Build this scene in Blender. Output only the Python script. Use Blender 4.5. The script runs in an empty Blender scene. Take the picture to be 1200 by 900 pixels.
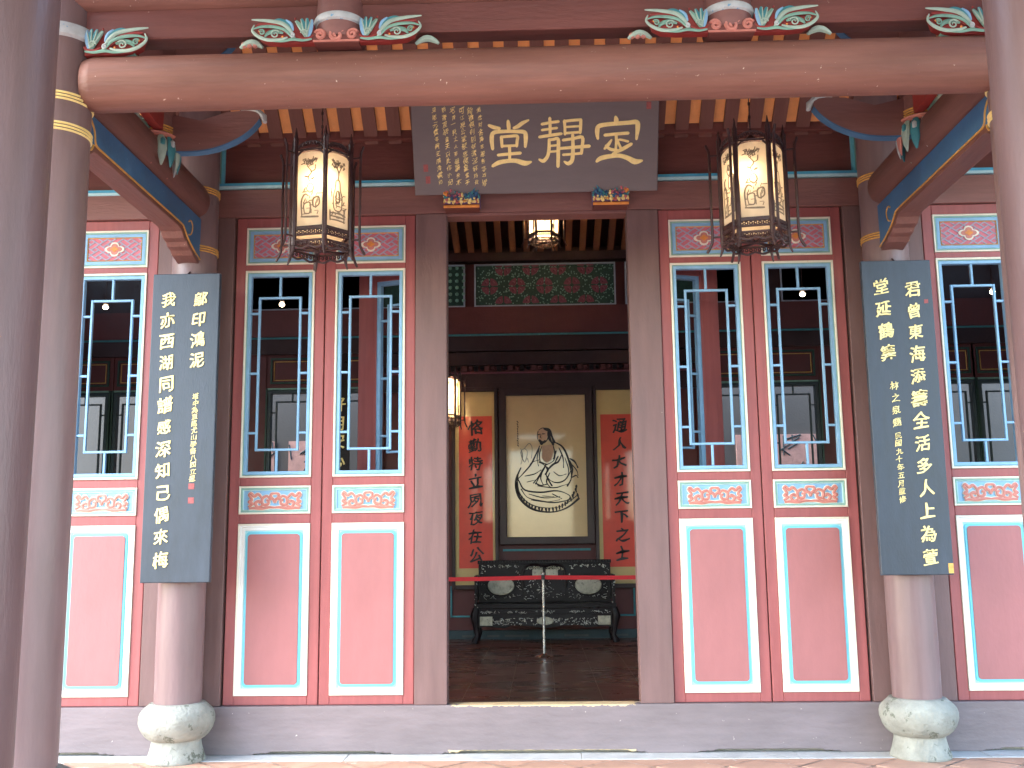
import bpy, math, random
from mathutils import Vector, Matrix
R = math.radians
PI = math.pi
rnd = random.Random(7)
SC = bpy.context.scene
COL = SC.collection

# ------------------------------------------------------------------ camera
def make_camera():
    p, y, r = .1584, .0274, -.0113
    fwd = Vector((-math.sin(y)*math.cos(p), math.cos(y)*math.cos(p), math.sin(p)))
    r0 = Vector((math.cos(y), math.sin(y), 0))
    u0 = r0.cross(fwd)
    rt = math.cos(r)*r0 + math.sin(r)*u0
    up = -math.sin(r)*r0 + math.cos(r)*u0
    m = Matrix((rt, up, -fwd)).transposed().to_4x4()
    m.translation = Vector((.0056, -7.367, 1.402))
    cd = bpy.data.cameras.new('camera'); cd.sensor_width = 36; cd.lens = 36*1197.4/1200
    cd.clip_start = .05; cd.clip_end = 2000
    co = bpy.data.objects.new('camera', cd); COL.objects.link(co); co.matrix_world = m
    SC.camera = co
make_camera()

# ------------------------------------------------------------------ light
SUN_EL, SUN_ROT = R(38), R(250)
W = bpy.data.worlds.new('World'); SC.world = W; W.use_nodes = True
nt = W.node_tree; bg = nt.nodes['Background']
sky = nt.nodes.new('ShaderNodeTexSky'); sky.sky_type = 'NISHITA'; sky.sun_disc = False
sky.sun_elevation = SUN_EL; sky.sun_rotation = SUN_ROT; sky.air_density = 1.2; sky.dust_density = 1.0
nt.links.new(sky.outputs[0], bg.inputs[0]); bg.inputs[1].default_value = .15
sd = bpy.data.lights.new('sun', 'SUN'); sd.energy = .6; sd.angle = R(60); sd.color = (1, .98, .95)
so = bpy.data.objects.new('sun', sd); COL.objects.link(so)
sdir = Vector((math.sin(SUN_ROT)*math.cos(SUN_EL), math.cos(SUN_ROT)*math.cos(SUN_EL), math.sin(SUN_EL)))
so.rotation_euler = sdir.to_track_quat('Z', 'Y').to_euler(); so.location = (-6, -12, 12)
SC.view_settings.view_transform = 'Standard'; SC.view_settings.look = 'None'
SC.view_settings.gamma = 1; SC.view_settings.use_curve_mapping = False
SC.view_settings.exposure = 3.27
SC.cycles.max_bounces = 8; SC.cycles.diffuse_bounces = 5; SC.cycles.glossy_bounces = 4
SC.cycles.transmission_bounces = 6; SC.cycles.sample_clamp_indirect = 6

# ------------------------------------------------------------------ materials
def mat(name, col, rough=.6, var=.12, scale=5., bump=.15, bscale=40., spots=None, spot_amt=.62, spot_scale=22.,
        streak=None, metal=0., coat=0., spec=.4, grain=None):
    """painted / natural surface: base colour with broad tone changes, fine relief, optional chips of another colour"""
    m = bpy.data.materials.new(name); m.use_nodes = True
    t = m.node_tree; N = t.nodes; L = t.links; b = N['Principled BSDF']
    tc = N.new('ShaderNodeTexCoord'); co = tc.outputs['Object']
    if streak:
        mp = N.new('ShaderNodeMapping'); mp.inputs['Scale'].default_value = streak; L.new(co, mp.inputs['Vector']); cs = mp.outputs[0]
    else: cs = co
    n = N.new('ShaderNodeTexNoise'); n.inputs['Scale'].default_value = scale; n.inputs['Detail'].default_value = 7
    n.inputs['Roughness'].default_value = .62; L.new(cs, n.inputs['Vector'])
    r = N.new('ShaderNodeValToRGB'); e = r.color_ramp.elements
    e[0].position = .3; e[1].position = .72
    e[0].color = tuple(c*(1-var) for c in col)+(1,); e[1].color = tuple(min(1, c*(1+var)+var*.02) for c in col)+(1,)
    L.new(n.outputs[0], r.inputs[0]); out = r.outputs[0]
    if grain:
        mp2 = N.new('ShaderNodeMapping'); mp2.inputs['Scale'].default_value = grain; L.new(co, mp2.inputs['Vector'])
        g = N.new('ShaderNodeTexNoise'); g.inputs['Scale'].default_value = 3; g.inputs['Detail'].default_value = 5; L.new(mp2.outputs[0], g.inputs['Vector'])
        mr = N.new('ShaderNodeMapRange'); mr.inputs[1].default_value = .35; mr.inputs[2].default_value = .7; mr.inputs[3].default_value = .91; mr.inputs[4].default_value = 1.06
        L.new(g.outputs[0], mr.inputs[0])
        mm = N.new('ShaderNodeVectorMath'); mm.operation = 'SCALE'; L.new(out, mm.inputs[0]); L.new(mr.outputs[0], mm.inputs['Scale']); out = mm.outputs[0]
    if spots:
        s = N.new('ShaderNodeTexNoise'); s.inputs['Scale'].default_value = spot_scale; s.inputs['Detail'].default_value = 4; s.inputs['Roughness'].default_value = .7
        L.new(co, s.inputs['Vector'])
        mr = N.new('ShaderNodeMapRange'); mr.inputs[1].default_value = spot_amt; mr.inputs[2].default_value = spot_amt+.04; L.new(s.outputs[0], mr.inputs[0])
        mx = N.new('ShaderNodeMix'); mx.data_type = 'RGBA'; L.new(mr.outputs[0], mx.inputs['Factor']); L.new(out, mx.inputs['A']); mx.inputs['B'].default_value = tuple(spots)+(1,)
        out = mx.outputs['Result']
    L.new(out, b.inputs['Base Color'])
    b.inputs['Roughness'].default_value = rough; b.inputs['Metallic'].default_value = metal
    b.inputs['Specular IOR Level'].default_value = spec; b.inputs['Coat Weight'].default_value = coat; b.inputs['Coat Roughness'].default_value = .06
    rr = N.new('ShaderNodeMapRange'); rr.inputs[1].default_value = .3; rr.inputs[2].default_value = .7
    rr.inputs[3].default_value = max(.04, rough-.1); rr.inputs[4].default_value = min(1, rough+.12); L.new(n.outputs[0], rr.inputs[0]); L.new(rr.outputs[0], b.inputs['Roughness'])
    if bump:
        bn = N.new('ShaderNodeTexNoise'); bn.inputs['Scale'].default_value = bscale; bn.inputs['Detail'].default_value = 5; L.new(cs, bn.inputs['Vector'])
        bp = N.new('ShaderNodeBump'); bp.inputs['Strength'].default_value = bump; bp.inputs['Distance'].default_value = .01
        L.new(bn.outputs[0], bp.inputs['Height']); L.new(bp.outputs[0], b.inputs['Normal'])
    return m
CHIP = (.62, .50, .42)
M = dict(
 beam=mat('brown_beam_paint', (.205, .088, .067), .5, .26, 2.5, .35, 30, CHIP, .685, 30, streak=(.35, 2, 2), grain=(.5, 14, 14)),
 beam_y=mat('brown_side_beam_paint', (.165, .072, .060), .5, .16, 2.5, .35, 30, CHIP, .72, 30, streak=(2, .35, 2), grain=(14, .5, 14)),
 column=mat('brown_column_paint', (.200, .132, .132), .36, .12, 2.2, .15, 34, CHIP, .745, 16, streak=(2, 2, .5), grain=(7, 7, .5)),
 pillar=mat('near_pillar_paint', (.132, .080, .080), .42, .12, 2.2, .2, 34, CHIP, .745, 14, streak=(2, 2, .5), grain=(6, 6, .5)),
 post=mat('brown_post_paint', (.168, .096, .090), .5, .14, 2.2, .18, 34, CHIP, .735, 22, streak=(2, 2, .6), grain=(7, 7, .6)),
 sill=mat('veiled_sill_paint', (.190, .155, .161), .5, .12, 2.5, .3, 30, (.70, .62, .56), .70, 26, streak=(.7, 2, 1.4), grain=(1, 8, 8)),  # brown greyed to carry the bright veil of light on dusty paint
 lintel=mat('lintel_paint', (.165, .055, .046), .55, .15, 2.5, .25, 30, CHIP, .75, 22, streak=(.4, 2, 2), grain=(.6, 12, 12)),
 lintel_pale=mat('lower_lintel_paint', (.215, .098, .088), .55, .15, 2.5, .25, 30, CHIP, .74, 22, streak=(.4, 2, 2), grain=(.6, 12, 12)),
 door=mat('door_red_paint', (.315, .088, .086), .48, .12, 3, .18, 26, (.75, .28, .13), .74, 12, streak=(2, 2, .7), grain=(9, 9, .4)),
 door_panel=mat('door_panel_red', (.350, .134, .132), .5, .09, 2.4, .14, 24, (.80, .36, .18), .775, 14, streak=(2, 2, .8)),
 ivory=mat('ivory_trim', (.760, .720, .600), .5, .08, 8, .15, 40, (.75, .33, .15), .71, 17),
 paleblue=mat('pale_blue_trim', (.420, .640, .640), .5, .09, 9, .15, 40, (.25, .42, .38), .72, 26),
 blue=mat('sky_blue_trim', (.230, .430, .630), .5, .12, 9, .15, 40, (.75, .78, .72), .73, 26),
 cyan=mat('cyan_trim', (.160, .560, .690), .5, .12, 9, .12, 40),
 greenline=mat('sage_trim', (.240, .420, .360), .5, .12, 9, .12, 40),
 deepblue=mat('deep_blue_paint', (.055, .150, .290), .55, .22, 6, .2, 40, (.30, .42, .50), .70, 30),
 teal=mat('teal_paint', (.055, .250, .290), .5, .18, 12, .15, 60, (.55, .70, .66), .68, 50),
 sage=mat('sage_green_paint', (.190, .360, .290), .5, .2, 14, .15, 60),
 palegreen=mat('pale_green_paint', (.340, .450, .380), .5, .16, 14, .15, 60),
 white=mat('white_carving_paint', (.470, .510, .520), .5, .16, 22, .2, 60, (.15, .33, .50), .63, 30),
 red=mat('carving_red_paint', (.270, .035, .032), .5, .2, 12, .15, 60),
 coral=mat('coral_paint', (.520, .200, .160), .5, .15, 18, .15, 60, (.80, .62, .50), .70, 60),
 orange=mat('carving_orange_paint', (.720, .270, .060), .5, .2, 14, .15, 60),
 pink=mat('pink_paint', (.560, .150, .190), .5, .14, 14, .12, 60),
 mauve=mat('mauve_fret_paint', (.330, .360, .450), .5, .14, 14, .12, 60),
 violet=mat('violet_paint', (.180, .110, .280), .5, .14, 14, .12, 60),
 gold=mat('gold_leaf', (.900, .730, .300), .38, .12, 24, .3, 70, metal=.12, spec=.6),
 goldpaint=mat('gold_band_paint', (.660, .380, .100), .4, .2, 24, .3, 60, metal=.3),
 signboard=mat('dark_grey_lacquer', (.140, .118, .126), .42, .10, 5, .12, 60, streak=(.4, 2, 2)),
 plaque=mat('slate_grey_lacquer', (.040, .052, .070), .36, .22, 3.5, .12, 50, (.26, .30, .34), .76, 26, streak=(2.5, 2, .7), spec=.35),
 seal=mat('red_seal_ink', (.300, .075, .075), .6, .3, 60, 0),
 stone=mat('pale_column_stone', (.285, .290, .255), .85, .30, 6, .9, 45, (.14, .15, .12), .60, 9),
 kerb=mat('pale_stone_strip', (.500, .510, .500), .8, .14, 6, .5, 40, (.72, .70, .66), .66, 14),
 tile=mat('terracotta_floor_tile', (.520, .310, .220), .7, .20, 3, .4, 40, (.66, .55, .46), .64, 9),
 mortar=mat('pale_mortar', (.560, .500, .440), .9, .12, 8, .4, 60),
 court=mat('courtyard_paving', (.240, .215, .190), .85, .18, 1.5, .4, 30),
 rooftile=mat('orange_roof_tile', (.850, .380, .140), .65, .16, 6, .3, 40, (.75, .45, .25), .70, 20),
 rafter=mat('brown_rafter', (.155, .062, .050), .6, .15, 5, .25, 40, streak=(2, .5, .5)),
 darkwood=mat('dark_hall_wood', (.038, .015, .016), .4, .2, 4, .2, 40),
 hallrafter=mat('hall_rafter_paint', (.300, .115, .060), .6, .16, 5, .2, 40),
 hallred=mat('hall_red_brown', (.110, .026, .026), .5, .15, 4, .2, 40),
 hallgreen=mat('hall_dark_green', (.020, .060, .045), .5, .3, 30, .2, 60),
 hallfloor=mat('glossy_hall_floor', (.150, .058, .044), .28, .25, 1.6, .15, 14, (.20, .11, .08), .60, 5, streak=(.6, 2, 1)),
 rosette=mat('rosette_pink', (.200, .055, .080), .5, .2, 30, .15, 60),
 rosewood=mat('black_rosewood', (.011, .006, .008), .34, .2, 12, .2, 60, spec=.22),
 pearl=mat('mother_of_pearl', (.620, .600, .540), .25, .2, 60, .1, 60, spec=.7),
 marble=mat('veined_marble', (.480, .450, .350), .3, .3, 14, .05, 40, (.25, .23, .19), .60, 18),
 scrollpaper=mat('cream_scroll_paper', (.560, .410, .180), .5, .08, 3, .05, 30, coat=1.),
 picpaper=mat('aged_picture_paper', (.620, .450, .250), .5, .06, 3, .05, 30, coat=1.),
 redpaper=mat('red_couplet_paper', (.640, .070, .045), .5, .1, 4, .05, 30, coat=1.),
 ink=mat('black_ink', (.030, .026, .030), .6, .2, 30, 0),
 skin=mat('ink_wash_skin', (.520, .330, .230), .6, .1, 30, 0),
 steel=mat('brushed_steel', (.620, .600, .580), .25, .05, 20, 0, 60, metal=1.),
 belt=mat('red_barrier_belt', (.780, .030, .040), .6, .08, 30, .2, 200),
 lampwood=mat('dark_lantern_wood', (.045, .018, .018), .38, .25, 18, .3, 60),
 plaster=mat('grey_white_plaster', (.105, .105, .102), .85, .1, 2, .3, 30),
 pinkwall=mat('pink_washed_brick', (.560, .340, .300), .85, .2, 5, .5, 30),
 slate=mat('dark_window_paint', (.030, .055, .065), .5, .2, 8, .1, 40),
 greyceil=mat('ridge_roof_tiles', (.200, .120, .090), .8, .2, 4, .5, 30),
 blueline_low=mat('light_blue_line', (.420, .700, .780), .5, .1, 9, .15, 40, (.7, .75, .72), .72, 26),
 blueline_up=mat('clear_blue_line', (.080, .430, .660), .5, .15, 9, .15, 40, (.5, .7, .75), .72, 26),
 whitetrim=mat('white_trim', (.780, .790, .760), .5, .06, 8, .12, 40, (.75, .40, .25), .73, 17),
 palecyan=mat('pale_cyan_trim', (.430, .750, .800), .5, .07, 8, .12, 40),
 inksoft=mat('lantern_picture_ink', (.200, .165, .130), .6, .3, 50, 0),
)
def sill_wear(m):
    """bare yellow wood where feet rub the top edge of the threshold in the doorway, and scuffs at its foot"""
    t = m.node_tree; N = t.nodes; L = t.links; b = N['Principled BSDF']
    src = b.inputs['Base Color'].links[0].from_socket
    g = N.new('ShaderNodeNewGeometry'); sp = N.new('ShaderNodeSeparateXYZ'); L.new(g.outputs['Position'], sp.inputs[0])
    ns = N.new('ShaderNodeTexNoise'); ns.inputs['Scale'].default_value = 26; ns.inputs['Detail'].default_value = 5; L.new(g.outputs['Position'], ns.inputs['Vector'])
    def math_(op, a, bb):
        k = N.new('ShaderNodeMath'); k.operation = op
        for i, v in enumerate((a, bb)):
            if isinstance(v, (int, float)): k.inputs[i].default_value = v
            elif v is not None: L.new(v, k.inputs[i])
        return k.outputs[0]
    ax = math_('ABSOLUTE', sp.outputs['X'], None)
    nz = math_('MULTIPLY', math_('SUBTRACT', ns.outputs[0], .5), .05)
    top = math_('GREATER_THAN', math_('ADD', sp.outputs['Z'], nz), .316)
    inx = math_('LESS_THAN', math_('ADD', ax, math_('MULTIPLY', ns.outputs[0], .3)), .78)
    bot = math_('LESS_THAN', math_('ADD', sp.outputs['Z'], math_('MULTIPLY', nz, .3)), .0275)
    f = math_('MULTIPLY', math_('MAXIMUM', top, bot), inx)
    mx = N.new('ShaderNodeMix'); mx.data_type = 'RGBA'; L.new(f, mx.inputs['Factor']); L.new(src, mx.inputs['A']); mx.inputs['B'].default_value = (.62, .47, .27, 1)
    L.new(mx.outputs['Result'], b.inputs['Base Color'])
sill_wear(M['sill'])

def glow_panel():
    m = bpy.data.materials.new('frosted_lantern_panel'); m.use_nodes = True
    t = m.node_tree; N = t.nodes; L = t.links; N.remove(N['Principled BSDF'])
    o = N['Material Output']; tr = N.new('ShaderNodeBsdfTranslucent'); df = N.new('ShaderNodeBsdfDiffuse'); mx = N.new('ShaderNodeMixShader')
    tc = N.new('ShaderNodeTexCoord'); n = N.new('ShaderNodeTexNoise'); n.inputs['Scale'].default_value = 14; L.new(tc.outputs['Object'], n.inputs['Vector'])
    r = N.new('ShaderNodeValToRGB'); r.color_ramp.elements[0].color = (.60, .53, .43, 1); r.color_ramp.elements[1].color = (.78, .72, .62, 1); L.new(n.outputs[0], r.inputs[0])
    L.new(r.outputs[0], tr.inputs[0]); L.new(r.outputs[0], df.inputs[0])
    mx.inputs[0].default_value = .45; L.new(tr.outputs[0], mx.inputs[1]); L.new(df.outputs[0], mx.inputs[2]); L.new(mx.outputs[0], o.inputs[0])
    return m
M['panel'] = glow_panel()
def emis(name, col, s):
    m = bpy.data.materials.new(name); m.use_nodes = True; b = m.node_tree.nodes['Principled BSDF']
    b.inputs['Base Color'].default_value = tuple(col)+(1,); b.inputs['Emission Color'].default_value = tuple(col)+(1,); b.inputs['Emission Strength'].default_value = s
    return m
M['bulb'] = emis('lit_bulb', (1, .80, .50), 3)

# ------------------------------------------------------------------ mesh helper
class MB:
    def __init__(s): s.v = []; s.f = []; s.m = []
    def add(s, vs, fs, mi=0):
        o = len(s.v); s.v += [tuple(v) for v in vs]; s.f += [tuple(o+i for i in f) for f in fs]; s.m += [mi]*len(fs); return s
    def box(s, x0, x1, y0, y1, z0, z1, mi=0):
        vs = [(x, y, z) for z in (z0, z1) for y in (y0, y1) for x in (x0, x1)]
        return s.add(vs, [(0, 2, 3, 1), (4, 5, 7, 6), (0, 1, 5, 4), (2, 6, 7, 3), (0, 4, 6, 2), (1, 3, 7, 5)], mi)
    def cbox(s, x0, x1, y0, y1, z0, z1, c=.004, mi=0):
        """box whose front (-Y) edges are chamfered"""
        vs = [(x0, y1, z0), (x1, y1, z0), (x1, y1, z1), (x0, y1, z1), (x0, y0+c, z0), (x1, y0+c, z0), (x1, y0+c, z1), (x0, y0+c, z1),
              (x0+c, y0, z0+c), (x1-c, y0, z0+c), (x1-c, y0, z1-c), (x0+c, y0, z1-c)]
        fs = [(0, 3, 2, 1), (0, 1, 5, 4), (1, 2, 6, 5), (2, 3, 7, 6), (3, 0, 4, 7), (4, 5, 9, 8), (5, 6, 10, 9), (6, 7, 11, 10), (7, 4, 8, 11), (8, 9, 10, 11)]
        return s.add(vs, fs, mi)
    def frame(s, x0, x1, z0, z1, w, y0, y1, mi=0, c=.003):
        """rectangular ring in the XZ plane with mitred corners"""
        o = [(x0, z0), (x1, z0), (x1, z1), (x0, z1)]; i = [(x0+w, z0+w), (x1-w, z0+w), (x1-w, z1-w), (x0+w, z1-w)]
        oc = [(x0+c, z0+c), (x1-c, z0+c), (x1-c, z1-c), (x0+c, z1-c)]; ic = [(x0+w-c, z0+w-c), (x1-w+c, z0+w-c), (x1-w+c, z1-w+c), (x0+w-c, z1-w+c)]
        vs = [(x, y1, z) for x, z in o]+[(x, y0+c, z) for x, z in o]+[(x, y0, z) for x, z in oc]+[(x, y0, z) for x, z in ic]+[(x, y0+c, z) for x, z in i]+[(x, y1, z) for x, z in i]
        fs = []
        for k in range(4):
            n = (k+1) % 4
            for a in range(0, 20, 4): fs.append((a+k, a+n, a+4+n, a+4+k))
            fs.append((20+k, 20+n, n, k))
        return s.add(vs, fs, mi)
    def prism(s, poly, y0, y1, mi=0):
        """closed XZ outline given depth along Y"""
        n = len(poly); a = sum(poly[i][0]*poly[(i+1) % n][1]-poly[(i+1) % n][0]*poly[i][1] for i in range(n))
        if a < 0: poly = poly[::-1]
        vs = [(x, y0, z) for x, z in poly]+[(x, y1, z) for x, z in poly]
        fs = [tuple(range(n)), tuple(range(2*n-1, n-1, -1))]+[(i+n, (i+1) % n+n, (i+1) % n, i) for i in range(n)]
        return s.add(vs, fs, mi)
    def lathe(s, prof, cx=0, cy=0, n=40, mi=0, sx=1, cap=True):
        vs = []; fs = []
        for r_, z in prof:
            for k in range(n): a = 2*PI*k/n; vs.append((cx+sx*r_*math.cos(a), cy+r_*math.sin(a), z))
        for j in range(len(prof)-1):
            for k in range(n): q = (k+1) % n; fs.append((j*n+k, j*n+q, (j+1)*n+q, (j+1)*n+k))
        if cap: fs.append(tuple(range(n-1, -1, -1))); b = (len(prof)-1)*n; fs.append(tuple(range(b, b+n)))
        return s.add(vs, fs, mi)
    def tube(s, pts, rad, n=8, mi=0, flat=1., nrm=None, cap=True):
        P = [Vector(p) for p in pts]
        if not isinstance(rad, (list, tuple)): rad = [rad]*len(P)
        vs = []; fs = []; up = Vector(nrm) if nrm else None; prev = None
        for i, p in enumerate(P):
            d = (P[min(i+1, len(P)-1)]-P[max(i-1, 0)])
            d = d.normalized() if d.length > 1e-9 else Vector((0, 0, 1))
            if up: u = up-d*up.dot(d)
            elif prev is None: u = Vector((0, 0, 1)) if abs(d.z) < .9 else Vector((1, 0, 0)); u = u-d*u.dot(d)
            else: u = prev-d*prev.dot(d)
            u.normalize(); prev = u; w = d.cross(u)
            for k in range(n):
                a = 2*PI*k/n; vs.append(p+u*math.cos(a)*rad[i]*flat+w*math.sin(a)*rad[i])
        for j in range(len(P)-1):
            for k in range(n): q = (k+1) % n; fs.append((j*n+k, j*n+q, (j+1)*n+q, (j+1)*n+k))
        if cap: fs.append(tuple(range(n-1, -1, -1))); b = (len(P)-1)*n; fs.append(tuple(range(b, b+n)))
        return s.add(vs, fs, mi)
    def ball(s, c, r_, n=8, mi=0, sc=(1, 1, 1)):
        vs = []; fs = []; h = n//2
        for j in range(1, h):
            t = PI*j/h
            for k in range(n): a = 2*PI*k/n; vs.append((c[0]+sc[0]*r_*math.sin(t)*math.cos(a), c[1]+sc[1]*r_*math.sin(t)*math.sin(a), c[2]+sc[2]*r_*math.cos(t)))
        vs += [(c[0], c[1], c[2]+sc[2]*r_), (c[0], c[1], c[2]-sc[2]*r_)]
        for j in range(h-2):
            for k in range(n): q = (k+1) % n; fs.append((j*n+k, (j+1)*n+k, (j+1)*n+q, j*n+q))
        T = (h-1)*n
        for k in range(n): q = (k+1) % n; fs.append((T, k, q)); fs.append((T+1, (h-2)*n+q, (h-2)*n+k))
        return s.add(vs, fs, mi)
    def ribbon(s, pts, wid, y, th=.002, mi=0):
        """flat brush stroke in the XZ plane, width varies along it"""
        P = [Vector((p[0], p[1])) for p in pts]; n = len(P)
        if not isinstance(wid, (list, tuple)): wid = [wid]*n
        Lf = []; Rt = []
        for i, p in enumerate(P):
            d = (P[min(i+1, n-1)]-P[max(i-1, 0)]); d = d.normalized() if d.length > 1e-9 else Vector((1, 0)); w = Vector((-d.y, d.x))*wid[i]/2
            Lf.append(p+w); Rt.append(p-w)
        d0 = (P[0]-P[1]).normalized()*wid[0]*.42; d1 = (P[-1]-P[-2]).normalized()*wid[-1]*.42
        Lf = [Lf[0]*.7+Rt[0]*.3+d0]+Lf+[Lf[-1]*.7+Rt[-1]*.3+d1]; Rt = [Rt[0]*.7+Lf[1]*.3+d0]+Rt+[Rt[-1]*.7+Lf[-2]*.3+d1]
        k = len(Lf); vs = [(p.x, y, p.y) for p in Lf]+[(p.x, y, p.y) for p in Rt]+[(p.x, y+th, p.y) for p in Lf]+[(p.x, y+th, p.y) for p in Rt]
        fs = []
        for i in range(k-1):
            fs += [(i, i+1, k+i+1, k+i), (i, 2*k+i, 2*k+i+1, i+1), (k+i, k+i+1, 3*k+i+1, 3*k+i)]
        fs += [(0, k, 3*k, 2*k), (k-1, 3*k-1, 4*k-1, 2*k-1)]
        return s.add(vs, fs, mi)
    def mirror_x(s):
        s.v = [(-x, y, z) for x, y, z in s.v]; s.f = [tuple(reversed(f)) for f in s.f]; return s
    def mesh(s, name, mats, smooth=False):
        me = bpy.data.meshes.new(name); me.from_pydata(s.v, [], s.f)
        for m in (mats if isinstance(mats, (list, tuple)) else [mats]): me.materials.append(M[m] if isinstance(m, str) else m)
        me.polygons.foreach_set('material_index', s.m)
        if smooth:
            me.polygons.foreach_set('use_smooth', [True]*len(s.f))
            me.set_sharp_from_angle(angle=R(38))
        me.update(); return me
    def build(s, name, mats, parent=None, smooth=False, loc=None, bevel=0):
        return link(name, s.mesh(name, mats, smooth), parent, loc, bevel)
def link(name, me, parent=None, loc=None, bevel=0, rot=None):
    o = bpy.data.objects.new(name, me); COL.objects.link(o); o.parent = parent
    if loc: o.location = loc
    if rot: o.rotation_euler = rot
    if bevel:
        b = o.modifiers.new('edge', 'BEVEL'); b.width = bevel; b.segments = 2; b.limit_method = 'ANGLE'; b.angle_limit = R(40)
    return o
def tag(o, label, cat, group=None):
    o['label'] = label; o['category'] = cat
    if group: o['group'] = group
    return o
def thing(name, label, cat, loc=(0, 0, 0), rot=(0, 0, 0), group=None):
    o = bpy.data.objects.new(name, None); COL.objects.link(o); o.empty_display_size = .1
    o.location = loc; o.rotation_euler = rot
    return tag(o, label, cat, group)
def struct(o): o['kind'] = 'structure'; return o
def stuff(o): o['kind'] = 'stuff'; return o
def copy_tree(o, parent=None):
    c = o.copy(); COL.objects.link(c); c.parent = parent
    for ch in KIDS.get(o.name, []) or [x for x in SC.objects if x.parent == o]: copy_tree(ch, c)
    return c
KIDS = {}

# ------------------------------------------------------------------ lettering
_tc = bpy.data.curves.new('lettering', 'FONT'); _to = bpy.data.objects.new('lettering', _tc); COL.objects.link(_to)
_gc = {}
def glyph(ch, weight, ext=.012):
    """one written character as a mesh block 1 unit high, centred"""
    k = (ch, weight)
    if k in _gc: return _gc[k]
    _tc.body = ch; _tc.offset = weight; _tc.extrude = ext; _tc.size = 1; _tc.resolution_u = 3
    bpy.context.view_layer.update()
    e = _to.evaluated_get(bpy.context.evaluated_depsgraph_get()); me = e.to_mesh()
    vs = [tuple(v.co) for v in me.vertices]; fs = [tuple(p.vertices) for p in me.polygons]; e.to_mesh_clear()
    _gc[k] = (vs, fs); return _gc[k]
def write(mb, ch, x, z, size, y, weight=.022, depth=.004, slant=.0, tall=1., jit=.02):
    bold = weight*.9; weight = 0
    vs, fs = glyph(ch, weight)
    if not vs: return
    a = rnd.uniform(-.05, .05); ca, sa = math.cos(a), math.sin(a)
    p1, p2 = rnd.uniform(0, 6), rnd.uniform(0, 6)
    out = []
    for vx, vy, vz in vs:
        ux, uy = vx-.5, vy-.38
        ux += jit*math.sin(uy*9+p1); uy += jit*math.sin(ux*8+p2)-.06*ux*slant*0
        uy += slant*ux; uy *= tall
        xx = ux*ca-uy*sa; zz = ux*sa+uy*ca
        out.append((x+xx*size, y-(vz+.012)/.024*depth, z+zz*size))
    mb.add(out, fs)
    if bold > 0:
        for i, (dx, dz) in enumerate(((1, .2), (-1, -.2), (.2, .7), (-.2, -.7), (.7, -.5), (-.7, .5))):
            mb.add([(a_+dx*bold*size, b_-.00025*(i+1), c_+dz*bold*size) for a_, b_, c_ in out], fs)

def bez(pts, n=6):
    """smooth polyline through the points (Catmull-Rom)"""
    P = [Vector(p) for p in pts]; out = []
    for i in range(len(P)-1):
        a, b, c, d = P[max(i-1, 0)], P[i], P[i+1], P[min(i+2, len(P)-1)]
        for k in range(n):
            t = k/n; out.append(.5*((2*b)+(c-a)*t+(2*a-5*b+4*c-d)*t*t+(3*b-a-3*c+d)*t**3))
    out.append(P[-1]); return out
def spiral(cx, cz, r0, turns, a0, sgn=1, n=22, y=0):
    return [(cx+r0*(1-.86*i/n)*math.cos(a0+sgn*turns*2*PI*i/n), y, cz+r0*(1-.86*i/n)*math.sin(a0+sgn*turns*2*PI*i/n)) for i in range(n+1)]

# ================================================================== SETTING
g = struct(MB().box(-300, 300, -300, 300, -.5, -.112).build('ground', 'court')); 
# terrace: bed of mortar, stone strip by the sill, diagonal terracotta tiles as pieces near the sill
terr = struct(MB().box(-8.5, 8.5, -9, 0.0, -.30, -.012).build('terrace_floor', 'mortar'))
edge_mb = MB()
x = -8.4
while x < 8.4:
    w = rnd.uniform(.9, 1.5); edge_mb.cbox(x, min(8.45, x+w-.006), -.235, -.002, -.011, rnd.uniform(-.001, .003), .003)
    x += w
for k, (a, b) in enumerate([(-8.4, -6.3), (-6.3, -4.2), (-4.2, -2.9), (-2.9, -1.35), (-1.35, .25), (.25, 1.7), (1.7, 2.95), (2.95, 4.6), (4.6, 6.5), (6.5, 8.4)]):
    MB().box(a+.002, b-.002, -.235, -.002, -.0115, .001+.001*(k % 2)).build('stone_strip', 'kerb', terr, bevel=.002)
def tile_mesh(s):
    h = s/2-.005; q = h-.006
    m = MB(); v = [(-h, -h, -.011), (h, -h, -.011), (h, h, -.011), (-h, h, -.011), (-q, -q, 0), (q, -q, 0), (q, q, 0), (-q, q, 0)]
    m.add(v, [(4, 5, 6, 7), (0, 1, 5, 4), (1, 2, 6, 5), (2, 3, 7, 6), (3, 0, 4, 7)]); return m
TS = .33; tm = tile_mesh(TS).mesh('floor_tile', 'tile')
cands = []
c45 = math.cos(PI/4)
for i in range(-50, 51):
    for j in range(-50, 51):
        X = (i-j)*TS*c45; Y = -.24-TS*c45+(i+j)*TS*c45*1.0-.0
        if abs(X) < 8.2 and -8.8 < Y < -.24-TS*c45+.001: cands.append((abs(Y)*1.0+abs(X)*.12, X, Y))
cands.sort(); far = MB(); base = tile_mesh(TS)
for k, (_, X, Y) in enumerate(cands):
    if k < 220:
        link('tile', tm, terr, (X, Y, rnd.uniform(-.002, .001)), rot=(rnd.uniform(-.003, .003), rnd.uniform(-.003, .003), PI/4))
    else:
        z = rnd.uniform(-.002, .001)
        far.add([(X+(vx-vy)*c45, Y+(vx+vy)*c45, vz+z) for vx, vy, vz in base.v], base.f)
tri = MB()   # half tiles along the stone strip
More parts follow.
